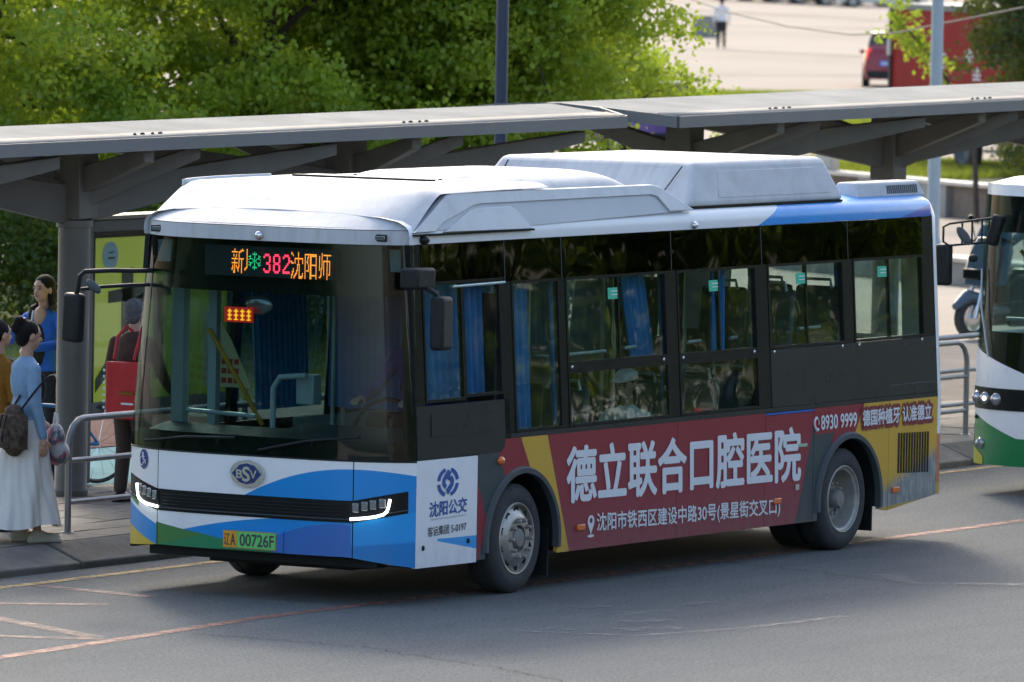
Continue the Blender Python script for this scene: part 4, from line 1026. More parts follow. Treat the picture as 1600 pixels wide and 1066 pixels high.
# ================================================================== SHELTER
M_sh = mat('shelter_paint_grey', (0.135, 0.125, 0.108), 0.55, var=0.35, vs=1.5, bump=0.1)
M_shf = mat('shelter_fascia_grey', (0.15, 0.155, 0.16), 0.45, var=0.1, vs=1.2)
M_shr = mat('shelter_roof_panel', (0.35, 0.35, 0.32), 0.9, var=0.25, vs=1.5, rand=0.10, spec=0.1)
M_shr2 = mat('shelter_roof_edge', (0.36, 0.34, 0.30), 0.8, var=0.2, vs=1.5, spec=0.1)
def shelter(x0, x1, yf, yr, yb, zf0, zf1, dz, cols, label, loc, zx):
    s = thing('bus_shelter', label, 'bus shelter', loc, world=True, group='bus stop shelters behind the buses')
    zf = lambda x: zf0 + (zf1 - zf0) * (x - zx[0]) / (zx[1] - zx[0])
    # fascia (front, ends, back)
    def strip3(name, pts, h, m, th=.03):
        v, f = [], []
        for (x, y, z) in pts: v += [(x, y, z), (x, y, z - h)]
        for i in range(len(pts) - 1): f.append((2 * i, 2 * i + 1, 2 * i + 3, 2 * i + 2))
        o = obj(name, v, f, m, s); md = o.modifiers.new('solid', 'SOLIDIFY'); md.thickness = th; md.offset = 1; return o
    N = 24; ex = 0.55
    xs_ = [x0 + (x1 - x0) * i / N for i in range(N + 1)]
    strip3('fascia', [(x, yf, zf(x)) for x in xs_], .105, M_shf)
    strip3('fascia', [(x, yb, zf(x)) for x in reversed(xs_)], .105, M_shf)
    for xe, sg in ((x0, -1), (x1, 1)):
        pts = [(xe, yf, zf(xe)), (xe + sg * ex * .5, (yf + yr) / 2, zf(xe) + dz * .7), (xe + sg * ex * .6, yr, zf(xe) + dz), (xe + sg * ex * .5, (yb + yr) / 2, zf(xe) + dz * .7), (xe, yb, zf(xe))]
        strip3('end_fascia', pts if sg > 0 else pts[::-1], .105, M_shf)
    gridsurf('underside', lambda u, v: (x0 + (x1 - x0) * u, yf + (yb - yf) * v, zf(x0 + (x1 - x0) * u) - .06 + dz * .8 * math.sin(math.pi * v)), N, 6, M_sh, s, smooth=True)
    # edge strips and cross-wise roof panels
    e = 0.20
    def zz(x, y): 
        q = min(abs(y - yf) / (yr - yf), abs(yb - y) / (yb - yr)); return zf(x) + dz * min(1, q) * (1.12 - .12 * min(1, q))
    gridsurf('roof_edge', lambda u, v: (x0 + (x1 - x0) * u, yf + e * v - .002, zz(x0 + (x1 - x0) * u, yf + e * v) + .003), N, 2, M_shr2, s, thick=.01)
    n = int(round((x1 - x0) / 1.0)); w = (x1 - x0) / n
    for i in range(n):
        a = x0 + i * w + .003; b = x0 + (i + 1) * w - .003
        el = ex * .55 if i == 0 else 0; er = ex * .55 if i == n - 1 else 0
        def fn(u, v, a=a, b=b, el=el, er=er):
            y = yf + e + .004 + (yb - .02 - yf - e) * v; k = 1 - abs(2 * v - 1) ** 2
            return (a - el * k + (b - a + (el + er) * k) * u, y, zz((a + b) / 2 + (u - .5) * w, y) + .002)
        gridsurf('roof_panel', fn, 2, 2, M_shr, s, smooth=False)
    gridsurf('roof_deck', lambda u, v: (x0 + (x1 - x0) * u, yf + .02 + (yb - yf - .04) * v, zz(x0 + (x1 - x0) * u, yf + .02 + (yb - yf - .04) * v) - .035), N, 10, M_sh, s)
    for xc in cols:
        mb = MB()
        for q in range(4):
            xx = xc - .22 + q * .13
            mb.ell((xx - .02, yf + .10 + .012 * (q % 2), zz(xx, yf + .1) + .012), (.035 if q % 2 else .02, .012, .014), None, 8, 5)
        mb.build('bracket_bolts', M_blackm, s, smooth=True)['kind'] = 'stuff'
        yc = yr - .02; col = (0.165, 0.165, 0.155)
        zt = zf(xc); zr = .55 if yr < 6.4 else .50
        lathe('column', [(0.14, .17), (0.145, .22), (0.132, .24), (0.130, 2.36), (0.148, 2.365), (0.148, 2.42), (0.0, 2.42)], M_sh, s, center=(xc, yc, 0), axis='Z', n=28)
        box('column_head', xc - .13, xc + .15, yc - .13, yc + .13, 2.43, zt - .12, M_sh, s, bevel=.01)
        def beam(p0, p1, d0, d1, w, name='brace'):
            """tapered plate beam from root to tip; depth d0 -> d1 (vertical)"""
            p0, p1 = Vector(p0), Vector(p1); h = (p1 - p0); h.z = 0; h.normalize(); nrm = Vector((-h.y, h.x, 0)) * w / 2
            up = Vector((0, 0, 1))
            v = [p0 - nrm - up * d0 / 2, p0 + nrm - up * d0 / 2, p0 + nrm + up * d0 / 2, p0 - nrm + up * d0 / 2, p1 - nrm - up * d1 / 2, p1 + nrm - up * d1 / 2, p1 + nrm + up * d1 / 2, p1 - nrm + up * d1 / 2]
            f = [(0, 1, 2, 3), (4, 7, 6, 5), (0, 4, 5, 1), (1, 5, 6, 2), (2, 6, 7, 3), (3, 7, 4, 0)]
            o = obj(name, v, f, M_sh, s, bevel=.006, seg=1); return o
        beam((xc + .10, yc - .05, zt - zr), (xc + 2.8, yf + .12, zt - .15), .32, .10, .12)
        if xc != 15.45: beam((xc - .10, yc + .05, zt - zr - .02), (xc - 2.7, yb - .12, zt - .15), .32, .10, .12)
        beam((xc + .06, yc - .06, 2.62), (xc + .72, yf + .10, zt - .13), .20, .12, .10, 'bracket')
        if xc != 15.45: beam((xc - .06, yc + .06, 2.62), (xc - .72, yb - .10, zt - .13), .20, .12, .10, 'bracket')
        beam((xc, yc - .1, 2.75), (xc - .02, yf + .1, zt - .15), .22, .12, .14, 'bracket')
        beam((xc, yc + .1, 2.75), (xc, yb - .1, zt - .15), .22, .12, .14, 'bracket')
    return s
shelter(-3.6, 12.62, 5.50, 6.35, 7.2, 3.12, 3.175, .085, (0.95, 5.10, 9.25), 'long low grey bus shelter roof on round columns behind the white bus', (5, 6.35, .17), (5.1, 12.0))
shelter(13.3, 34.0, 5.35, 6.50, 7.65, 3.19, 3.30, .095, (15.45, 19.50, 23.6, 27.7), 'long low grey bus shelter roof on the right, its rounded end lapping the first', (20, 6.5, .17), (15.45, 27.7))

# ================================================================== LIGHT BOX
M_lbf = mat('lightbox_frame', (0.10, 0.115, 0.12), 0.45, var=0.1)
M_post = mat('poster_lime', (0.30, 0.36, 0.045), 0.45, var=0.06, vs=1, emis=(0.34, 0.42, 0.04), es=0.12)
lb = thing('advert_light_box', 'tall grey light box with a lime green poster beside the shelter column', 'light box', (7.3, 7.0, .17), world=True)
X0, X1, Y = 6.16, 8.6, 6.95
for a, b, c, d in ((X0, X0 + .16, .17, 2.36), (X1 - .16, X1, .17, 2.36)): box('frame', a, b, Y, Y + .22, c, d, M_lbf, lb, bevel=.01)
box('frame', X0 + .16, X1 - .16, Y, Y + .22, 2.26, 2.36, M_lbf, lb, bevel=.01); box('frame', X0 + .16, X1 - .16, Y, Y + .22, .72, .84, M_lbf, lb, bevel=.01)
box('top_strip', X0 - .03, X1 + .03, Y - .03, Y + .25, 2.365, 2.395, mat('lightbox_top', (0.35, 0.32, 0.27), 0.5), lb)
pz = box('poster', X0 + .16, X1 - .16, Y + .04, Y + .06, .84, 2.26, M_post, lb)
box('inner_frame', X0 + .16, X0 + .20, Y + .01, Y + .04, .84, 2.26, M_black, pz)
for z0_ in (2.21,): box('inner_frame', X0 + .20, X1 - .2, Y + .01, Y + .04, z0_, 2.26, M_black, pz)
mp = mat('poster_black', (0.012, 0.016, 0.016), 0.4, var=0.1)
PM = lambda a, b, d: (a, Y + .035 - d, b)
def pstroke(pts): slab('poster_stroke', pts, PM, .003, mp, pz)
pstroke([(6.80, 1.93), (6.97, 1.95), (6.97, 1.30), (6.80, 1.36)]); pstroke([(6.60, 1.76), (7.55, 1.83), (7.55, 1.70), (6.60, 1.66)]); pstroke([(7.05, 1.72), (7.25, 1.72), (6.75, 1.17), (6.42, .92), (6.42, 1.03), (6.72, 1.30)])
pstroke([(7.28, 1.75), (7.42, 1.75), (7.45, 1.0), (7.31, 1.0)])
cv = [(6.62 + .12 * math.cos(2 * math.pi * i / 24), 2.06 + .115 * math.sin(2 * math.pi * i / 24)) for i in range(24)]
em = slab('poster_emblem', cv, PM, .003, mat('poster_pale_blue', (0.30, 0.48, 0.52), 0.5), pz)
slab('emblem_print', [(6.58, 2.03), (6.68, 2.03), (6.68, 2.045), (6.58, 2.045)], lambda a, b, d: (a, Y + .028 - d, b), .002, mp, em); slab('emblem_print', [(6.59, 2.075), (6.67, 2.085), (6.67, 2.095), (6.59, 2.085)], lambda a, b, d: (a, Y + .028 - d, b), .002, mp, em)
gs_ = slab('cover_glass', [(X0 + .2, .84), (X1 - .2, .84), (X1 - .2, 2.21), (X0 + .2, 2.21)], lambda a, b, d: (a, Y + .008 - d, b), .003, glass('poster_glass', (0.95, 0.97, 0.97), 0.0, base=0.008), lb)

# ================================================================== POSTS
def lamp_post(loc, r, h, m, label):
    s = thing('lamp_post', label, 'lamp post', loc)
    lathe('pole', [(r * 1.1, 0), (r * 1.05, 1.0), (r, h * .5), (r * .8, h)], m, s, axis='Z', n=20)
    lathe('base', [(r * 2.2, 0), (r * 2.2, .03), (r * 1.5, .05), (r * 1.4, .35), (r * 1.15, .42)], m, s, axis='Z', n=20)
    tube('lamp_arm', [(0, 0, h - .1), (0, -.5, h + .35), (0, -1.4, h + .5)], r * .5, m, s)
    box('lamp_head', -.12, .12, -2.0, -1.35, h + .46, h + .56, m, s, bevel=.03)
    return s
lamp_post((19.3, 10.75, .17), .062, 8.2, mat('post_navy', (0.022, 0.035, 0.075), 0.45, var=.1), 'slim navy lamp post standing before the leafy trees')
lamp_post((50.2, 21.95, 0), .085, 9.0, mat('post_pale', (0.30, 0.38, 0.45), 0.45, var=.1), 'pale blue-grey lamp post before the red truck')

# ================================================================== LOW WALLS
M_stone = mat('wall_stone', (0.26, 0.27, 0.265), 0.7, var=0.25, vs=2, bump=0.3, bs=12, rand=.1)
M_cap = mat('wall_cap', (0.52, 0.49, 0.44), 0.6, var=0.15, vs=2)
def wall(a, b, h, th, label, blocks=None, cat='wall'):
    a, b = Vector((a[0], a[1], 0)), Vector((b[0], b[1], 0)); d = (b - a); Ln = d.length; d.normalize(); rz = math.atan2(d.y, d.x)
    w = thing('low_wall', label, cat, a, rz)
    n = int(Ln / 1.5)
    for i in range(n):
        x0_, x1_ = Ln * i / n, Ln * (i + 1) / n
        if blocks and i % 3 == 1: box('stone_block', x0_ + .005, x1_ - .005, -th + .10 if True else 0, -.12, 0, h - .04, mat('wall_brown_panel', (0.16, 0.13, 0.11), 0.8, var=.4, vs=8), w)
        else: box('stone_block', x0_ + .005, x1_ - .005, -th, 0.0, 0, h - .04, M_stone, w, bevel=.01)
        box('cap_stone', x0_ + .003, x1_ - .003, -th - .03, .04, h - .04, h + .02, M_cap, w, bevel=.008)
    return w
wall((60.2, 22.0), (48.6 - 2.0, 8.0), .50, .5, 'low grey stone wall behind the kick scooter, farther of two')
wall((48.2, 23.0), (40.0, 8.6), .36, .5, 'low grey stone wall just behind the electric scooter, nearer of two')
wall((72.0, 38.5), (60.5, 21.7), .58, .4, 'grey stone planter wall with a pale cap and brown recessed panel', blocks=True)

# ================================================================== GRASS
V3z = Vector((0, 0, .005))
def grass(name, x0, x1, y0, y1, z, n, h, label=None, seed=1, edge=False, quad=None):
    r = np.random.RandomState(seed)
    x = r.uniform(x0, x1, n); y = r.uniform(y0, y1, n)
    if quad:
        q = np.array(quad); u_, v_ = x[:, None], y[:, None]; P2 = (q[0] * (1 - u_) + q[1] * u_) * (1 - v_) + (q[3] * (1 - u_) + q[2] * u_) * v_; x, y = P2[:, 0], P2[:, 1]
    if edge: x = np.minimum(x, 21.3 + (y - 11.62) * 1.78 - r.uniform(0, 3, n))
    a = r.uniform(0, 2 * np.pi, n); hh = h * r.uniform(.5, 1.3, n); w = .02 * r.uniform(.6, 1.6, n) * (h / .1) ** .5
    lx, ly = r.uniform(-.5, .5, n) * hh, r.uniform(-.5, .5, n) * hh
    V = np.zeros((n, 3, 3)); V[:, 0] = np.stack([x - np.cos(a) * w, y - np.sin(a) * w, z + 0 * x], -1); V[:, 1] = np.stack([x + np.cos(a) * w, y + np.sin(a) * w, z + 0 * x], -1); V[:, 2] = np.stack([x + lx, y + ly, z + hh], -1)
    me = bpy.data.meshes.new(name); me.vertices.add(3 * n); me.vertices.foreach_set('co', V.reshape(-1)); me.loops.add(3 * n); me.loops.foreach_set('vertex_index', np.arange(3 * n, dtype=np.int32)); me.polygons.add(n); me.polygons.foreach_set('loop_start', np.arange(0, 3 * n, 3, dtype=np.int32)); me.polygons.foreach_set('loop_total', np.full(n, 3, dtype=np.int32)); me.update(); me.validate()
    me.materials.append(M_grass); o = bpy.data.objects.new(name, me); COL.objects.link(o); o['kind'] = 'stuff'; return o
def leafmat(name, c1, c2, trans=0.45, gloss=0.025):
    m = bpy.data.materials.new(name); m.use_nodes = True; t = m.node_tree
    t.nodes.remove(t.nodes['Principled BSDF']); out = [n for n in t.nodes if n.type == 'OUTPUT_MATERIAL'][0]
    g = t.nodes.new('ShaderNodeNewGeometry'); rn = S(t, g.outputs['Random Per Island'])
    big = ramp(t, noise(t, 1.1, 3, 0.6), 0.35, 0.65)
    c = mix(t, (rn * 0.6 + big * 0.4), c1, c2)
    df = t.nodes.new('ShaderNodeBsdfDiffuse'); tl = t.nodes.new('ShaderNodeBsdfTranslucent'); gl = t.nodes.new('ShaderNodeBsdfGlossy'); gl.inputs['Roughness'].default_value = .45
    t.links.new(c, df.inputs[0]); t.links.new(mix(t, 0.5, c, (0.48, 0.58, 0.04)), tl.inputs[0])
    m1 = t.nodes.new('ShaderNodeMixShader'); m1.inputs[0].default_value = trans; m2 = t.nodes.new('ShaderNodeMixShader'); m2.inputs[0].default_value = gloss
    t.links.new(df.outputs[0], m1.inputs[1]); t.links.new(tl.outputs[0], m1.inputs[2]); t.links.new(m1.outputs[0], m2.inputs[1]); t.links.new(gl.outputs[0], m2.inputs[2]); t.links.new(m2.outputs[0], out.inputs[0])
    MATS[name] = m; return m
M_grass = leafmat('grass_blades', (0.045, 0.08, 0.02), (0.12, 0.15, 0.035), .5)
M_soil = mat('lawn_soil', (0.06, 0.085, 0.03), 0.9, var=.4, vs=2)
o = obj('lawn', [(-60, 11.62, .172), (21.5, 11.62, .172), (48, 26.5, .172), (48, 60, .172), (-60, 60, .172)], [(0, 1, 2, 3, 4)], M_soil); o['kind'] = 'structure'
QL = [(131.0, 71.0), (133.5, 67.8), (109.8, 54.0), (104.0, 57.0)]
o = obj('lawn_far', [(a, b, .006) for a, b in QL], [(3, 2, 1, 0)], M_soil); o['kind'] = 'structure'
o = obj('verge', [(76, 46, .007), (90.5, 45.5, .007), (90.5, 36.0, .007), (80, 33, .007), (72, 35, .007)], [(4, 3, 2, 1, 0)], M_soil); o['kind'] = 'structure'
M_jnt = mat('plaza_joint', (.16, .14, .12), .9, var=.4, vs=.3, spec=0)
for (a, b), w_ in ((((230.6, 126), (233.2, 121.2)), .8), (((184.3, 99.4), (181.7, 93.6)), .30), (((151.4, 81.8), (155.5, 79.6)), .22), (((263, 143), (255, 133)), .5)):
    A_, B_ = Vector((*a, 0)), Vector((*b, 0)); d = (B_ - A_).normalized(); n_ = Vector((-d.y, d.x, 0)) * w_ / 2; A_ -= d * 60; B_ += d * 60
    o = obj('plaza_joint', [A_ + n_ + V3z, A_ - n_ + V3z, B_ - n_ + V3z, B_ + n_ + V3z], [(0, 1, 2, 3)], M_jnt); o['kind'] = 'structure'
grass('grass', -2, 40, 11.7, 24, .172, 45000, .05, seed=2, edge=True)
grass('grass', 0, 1, 0, 1, .006, 50000, .16, seed=3, quad=QL)
grass('grass', 76, 89, 37.5, 44, .007, 30000, .14, seed=4)

# ================================================================== TREES
M_bark = mat('bark', (0.07, 0.055, 0.045), 0.9, var=.4, vs=8, bump=.6, bs=20)
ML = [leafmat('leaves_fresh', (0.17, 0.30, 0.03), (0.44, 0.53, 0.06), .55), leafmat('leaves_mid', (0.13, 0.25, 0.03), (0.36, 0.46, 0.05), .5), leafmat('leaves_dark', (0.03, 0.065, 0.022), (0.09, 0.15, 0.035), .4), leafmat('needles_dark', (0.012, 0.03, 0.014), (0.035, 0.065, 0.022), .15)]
def leaf_cloud(name, clumps, per, leaf, m, parent, seed, spread=.32, elong=1.0):
    """clumps: (n,3) centres in parent's local space"""
    r = np.random.RandomState(seed); C = np.repeat(np.asarray(clumps), per, 0); n = len(C)
    d = r.normal(size=(n, 3)) * spread * np.array([1, 1, .75]); c = C + d
    nx = r.normal(size=(n, 3)); nx /= np.linalg.norm(nx, axis=1)[:, None]
    nx[:, 2] -= .5 * elong; nx /= np.linalg.norm(nx, axis=1)[:, None]           # leaf axis droops
    b = r.normal(size=(n, 3)); b -= nx * (b * nx).sum(1)[:, None]; b /= np.linalg.norm(b, axis=1)[:, None]
    nn = np.cross(nx, b); L_ = leaf * r.uniform(.55, 1.25, n)[:, None]; w = L_ * .36
    V = np.stack([c, c + nx * L_ * .5 + b * w + nn * L_ * .08, c + nx * L_, c + nx * L_ * .5 - b * w + nn * L_ * .08], 1)
    me = bpy.data.meshes.new(name); me.vertices.add(4 * n); me.vertices.foreach_set('co', V.reshape(-1)); me.loops.add(4 * n); me.loops.foreach_set('vertex_index', np.arange(4 * n, dtype=np.int32)); me.polygons.add(n); me.polygons.foreach_set('loop_start', np.arange(0, 4 * n, 4, dtype=np.int32)); me.polygons.foreach_set('loop_total', np.full(n, 4, dtype=np.int32)); me.update(); me.validate()
    me.materials.append(m); o = bpy.data.objects.new(name, me); link(o, parent); return o
def tree(name, loc, R_, zc, rz_, nclump, per, leaf, mi, label, seed, group=None, trunk=.13, low=None, shell=.35, spread=.26):
    s = thing(name, label, 'tree', loc, group=group); r = np.random.RandomState(seed)
    # lumpy crown volume
    lob = r.normal(size=(14, 3)); lob /= np.linalg.norm(lob, axis=1)[:, None]; amp = r.uniform(-.28, .22, 14)
    cl = []; sub = 8
    while len(cl) < nclump:
        d = r.normal(size=3); d /= np.linalg.norm(d); q = shell + (1 - shell) * r.uniform() ** .45
        f = 1 + (amp * np.clip((lob @ d - .55) / .45, 0, 1)).sum() + .08 * math.sin(9 * d[0] + 3 * seed) + .07 * math.sin(11 * d[2] + 5 * d[1])
        p = d * q * f * np.array([R_, R_, rz_]) + np.array([0, 0, zc])
        if low is not None and p[2] < low: continue
        o3 = d * np.array([1, 1, .3]); bs = spread * 1.75
        for k in range(sub):       # a bough: clumps fanned out and drooping
            e = r.normal(size=3) * np.array([bs, bs, bs * .33]) ; cl.append(p + e + o3 * .12 - np.array([0, 0, .35 * (e[0] ** 2 + e[1] ** 2)]))
    leaf_cloud('crown', cl, per, leaf, ML[mi], s, seed, spread * .5)
    base = Vector((0, 0, 0)); top = Vector((r.uniform(-.2, .2), r.uniform(-.2, .2), zc))
    tube('trunk', [base, Vector((.05, .03, zc * .4)), top], [trunk, trunk * .8, trunk * .35], M_bark, s)
    for k in range(9):
        p = Vector(cl[int(r.randint(len(cl)))]); st = top * r.uniform(.45, .95)
        tube('limb', [st, st.lerp(p, .5) + Vector((0, 0, .15)), p], [trunk * .4, trunk * .22, trunk * .06], M_bark, s, n=6)
    return s
tree('broadleaf_tree', (25.6, 21.2, 0), 2.6, 4.2, 3.5, 800, 110, .082, 1, 'broad green tree at the far left edge behind the shelter', 11, 'leafy trees behind the shelter', low=1.0)
tree('broadleaf_tree', (28.3, 19.4, 0), 2.3, 4.3, 3.4, 800, 110, .082, 0, 'second leafy tree from the left, above the bus front', 12, 'leafy trees behind the shelter', low=1.2)
tree('broadleaf_tree', (30.6, 18.8, 0), 2.2, 4.4, 3.3, 760, 110, .082, 1, 'bright leafy tree just left of the navy lamp post', 13, 'leafy trees behind the shelter', low=1.1)
tree('broadleaf_tree', (30.7, 17.7, 0), 1.6, 4.5, 3.15, 760, 110, .082, 0, 'sunlit leafy tree right of the navy lamp post', 14, 'leafy trees behind the shelter', low=1.9)
tree('broadleaf_tree', (33.95, 19.15, 0), 1.0, 4.3, 2.5, 260, 60, .11, 0, 'rightmost tree of the left mass, its loose edge against the bright plaza', 15, 'leafy trees behind the shelter', low=2.85, shell=.2)
tree('broadleaf_tree', (35.5, 18.9, 0), .62, 3.15, .42, 80, 70, .085, 1, 'small low tree whose leaves hang beside the purple car', 18, 'leafy trees behind the shelter', trunk=.05, shell=.1)
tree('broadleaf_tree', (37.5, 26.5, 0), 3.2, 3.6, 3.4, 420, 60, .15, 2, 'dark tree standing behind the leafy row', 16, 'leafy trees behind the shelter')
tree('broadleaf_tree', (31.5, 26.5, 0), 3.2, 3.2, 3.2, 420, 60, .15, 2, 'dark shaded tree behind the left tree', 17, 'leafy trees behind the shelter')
def hedge(x0, y0, x1, y1, h, w, n, label, seed, mi=2):
    s = thing('hedge', label, 'hedge', ((x0 + x1) / 2, (y0 + y1) / 2, 0)); r = np.random.RandomState(seed)
    u = r.uniform(-.5, .5, n); cl = np.stack([u * (x1 - x0) + r.uniform(-w, w, n) / 2, u * (y1 - y0) + r.uniform(-w, w, n) / 2, .15 + h * r.uniform(0, 1, n) ** .7 * (.85 + .15 * np.sin(u * 40))], -1)
    leaf_cloud('foliage', cl, 60 if h > 3 else 130, .065 if h < 3 else .2, ML[mi], s, seed, .2 if h < 3 else .4)
    mb = MB()
    for k in range(14):
        a = r.uniform(-.45, .45); mb.tube([(a * (x1 - x0), a * (y1 - y0), 0), (a * (x1 - x0) + r.uniform(-.3, .3), a * (y1 - y0), h * .8)], [.025, .01], 5)
    mb.build('stems', M_bark, s)
hedge(-70, 12.5, -4, 12.5, 3.6, 1.2, 900, 'tall dark unseen hedge added ahead of the bus to darken windscreen reflections', 22)  # unseen hedge, added to darken what the windscreen reflects
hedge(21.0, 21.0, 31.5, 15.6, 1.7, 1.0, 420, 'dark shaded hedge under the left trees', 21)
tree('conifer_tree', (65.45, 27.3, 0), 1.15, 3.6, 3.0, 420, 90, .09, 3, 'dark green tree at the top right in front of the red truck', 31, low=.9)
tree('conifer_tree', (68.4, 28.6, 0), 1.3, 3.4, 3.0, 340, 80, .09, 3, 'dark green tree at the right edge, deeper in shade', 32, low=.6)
s = thing('weeping_shrub', 'loose bronze-green branches hanging before the red truck', 'shrub', (63.6, 28.7, 0)); r = np.random.RandomState(5)
cl = [(-.45 + .45 * u + r.normal() * .10, .85 - .80 * u + r.normal() * .12, 3.40 - 1.15 * u + r.normal() * .16) for u in r.uniform(0, 1, 36)]
leaf_cloud('foliage', cl, 22, .09, ML[1], s, 6, .08); tube('stem', [(.5, -.3, 0), (.45, -.25, 1.6), (-.1, .2, 2.6), (-.45, .85, 3.4)], [.05, .04, .03, .012], M_bark, s)
# cable
tube('overhead_cable', [(80, 46, 4.3), (72, 39, 3.6), (66.2, 34.2, 3.24), (62.5, 31.0, 3.10), (58.4, 27.7, 3.08), (54.3, 24.8, 3.20), (50.8, 20.9, 3.68), (47, 17, 4.4)], .012, mat('cable_grey', (.12, .12, .11), .7), None, label='thin overhead cable sagging across the plaza before the red truck', cat='cable')

# ================================================================== VEHICLES
G_car = glass('car_glass', (0.06, 0.08, 0.08), 0.03)
M_carred = mat('car_paint_red', (0.22, 0.018, 0.035), 0.4, var=.05, coat=.2); M_carpurple = mat('car_paint_purple', (0.12, 0.065, 0.24), 0.4, var=.05, coat=.2)
def car(label, loc, rz, paint, kind='hatch', group=None, Lc=4.2, Wc=1.72, Hc=1.5, name='parked_car', plate=None):
    """front towards local +x"""
    c = thing(name, label, 'car', loc, rz, group)
    hw = Wc / 2; zb = .22; bl = .88
    if kind == 'hatch': st = [(-.5, .80, .86, .30), (-.49, .92, .90, .30), (-.465, .97, .93, 0.55), (-.40, 1, .96, .93), (-.30, 1, 1.0, 1.0), (.02, 1, 1.0, 1.0), (.12, 1, .99, .93), (.26, 1, .97, .12), (.40, .97, .90, .04), (.47, .9, .78, .02), (.5, .78, .62, .0)]
    else: st = [(-.5, .80, .84, .0), (-.48, .93, .92, .02), (-.34, .99, 1.0, .10), (-.20, 1, 1.0, .92), (-.10, 1, 1.0, 1.0), (.05, 1, 1.0, 1.0), (.13, 1, .98, .93), (.27, 1, .97, .10), (.40, .97, .90, .04), (.47, .9, .78, .02), (.5, .78, .62, .0)]
    V, F = [], []; n = 12
    for (fx, w, b, r_) in st:
        zb_ = bl * b; zr = zb_ + .03 + (Hc - bl - .03) * r_; W_ = hw * w
        half = [(W_ * .90, zb), (W_ * .99, zb + .14), (W_, zb_ * .72), (W_ * .965, zb_), (W_ * (.95 - .17 * r_), zb_ + (zr - zb_) * .88), (W_ * (.80 - .15 * r_), zr)]
        for (y, z) in half: V.append((fx * Lc, -y, z))
        for (y, z) in reversed(half): V.append((fx * Lc, y, z))
    body, gl = [], []
    for i in range(len(st) - 1):
        for k in range(n):
            q = (i * n + k, (i + 1) * n + k, (i + 1) * n + (k + 1) % n, i * n + (k + 1) % n)
            r0, r1 = st[i][3], st[i + 1][3]
            side = k in (3, 7) and min(r0, r1) > .5 and st[i][0] > -.45
            slope = k in (4, 5, 6) and abs(r1 - r0) > .3
            slope_s = k in (3, 7) and abs(r1 - r0) > .3 and False
            (gl if side or slope else body).append(q)
    body.append(tuple(range(n))); body.append(tuple((len(st) - 1) * n + k for k in reversed(range(n))))
    o = obj('body', V, body, paint, c, smooth='auto'); md = o.modifiers.new('solid', 'SOLIDIFY'); md.thickness = .02; md.offset = -1
    obj('window_glass', V, gl, G_car, c, smooth='auto')
    box('interior', -.36 * Lc, .2 * Lc, -hw * .75, hw * .75, .4, .86, M_intd, c)
    for sx in (-.31, .33):
        for sy in (-1, 1):
            w = thing_part('wheel', (sx * Lc, sy * (hw - .09), .31), c)
            lathe('tyre', [(.19, .10), (.29, .10), (.31, .07), (.31, -.07), (.29, -.10), (.19, -.10)], M_rubber, w, n=24)
            lathe('rim', [(.0, sy * .06), (.12, sy * .08), (.185, sy * .095), (.195, sy * .10)], M_steelrim, w, n=20)
            lathe('arch', [(.345, sy * .095), (.37, sy * .10), (.345, sy * .0)], M_blackm, w, n=24)
    for sy in (-1, 1):
        MB().obox((-.478 * Lc, sy * hw * .80, .93), (.10, .16, .30), Matrix.Rotation(sy * .25, 3, 'Z')).build('tail_lamp', mat('tail_red', (.45, .01, .01), .25, coat=.5, emis=(1, .05, .03), es=.35), c, bevel=.03)
        MB().obox((.475 * Lc, sy * hw * .68, .66), (.10, .28, .13), Matrix.Rotation(-sy * .35, 3, 'Z')).build('headlight', M_lens, c, bevel=.03)
        MB().ell((.14 * Lc, sy * (hw + .02), .95), (.06, .10, .07)).build('wing_mirror', paint, c, smooth=True)
    box('bumper', -.505 * Lc, -.48 * Lc, -hw * .85, hw * .85, .26, .46, M_blackm, c, bevel=.02)
    if plate is not None:
        p = box('number_plate', -.512 * Lc, -.505 * Lc, -.22 + plate, .22 + plate, .60, .74, mat('plate_blue', (.02, .12, .55), .4), c)
        for k in range(6): box('plate_mark', -.514 * Lc, -.512 * Lc, -.17 + k * .06 + plate, -.135 + k * .06 + plate, .63, .71, M_txt, p)
    return c
VA = math.atan2(0.5078, 0.8596)
car('red hatchback seen from behind, left of the red truck box', (145.6, 73.0, 0), VA - .05, M_carred, 'hatch', Lc=3.7, Wc=1.62, Hc=1.52, plate=.12)
car('purple car half hidden between the shelter roof and the bus', (88.6, 48.96, 0), math.atan2(-.83, -.56) + math.pi, M_carpurple, 'hatch', Lc=4.0, Wc=1.7, Hc=1.5)
cols = [mat('car_paint_dark', (.03, .035, .04), .25, coat=.5), mat('car_paint_silver', (.35, .37, .38), .3, metal=.4, coat=.5), mat('car_paint_white', (.62, .63, .62), .3, coat=.5)]
FL = ['black sedan parked at the far left end of the distant row', 'silver sedan in the distant row, second from the left', 'dark sedan in the distant row behind the walker', 'silver sedan in the distant row, fourth from the left', 'black sedan in the distant row, fifth from the left', 'white sedan at the right end of the distant row']
for i in range(6):
    u = i / 5; car(FL[i], (303 - 13 * u, 164.5 - 14.5 * u, 0), math.atan2(-.83, -.56) + 1.25, [cols[0], cols[1], cols[0], cols[1], cols[0], cols[2]][i], 'sedan', group='cars parked in the distant row', Lc=4.6)
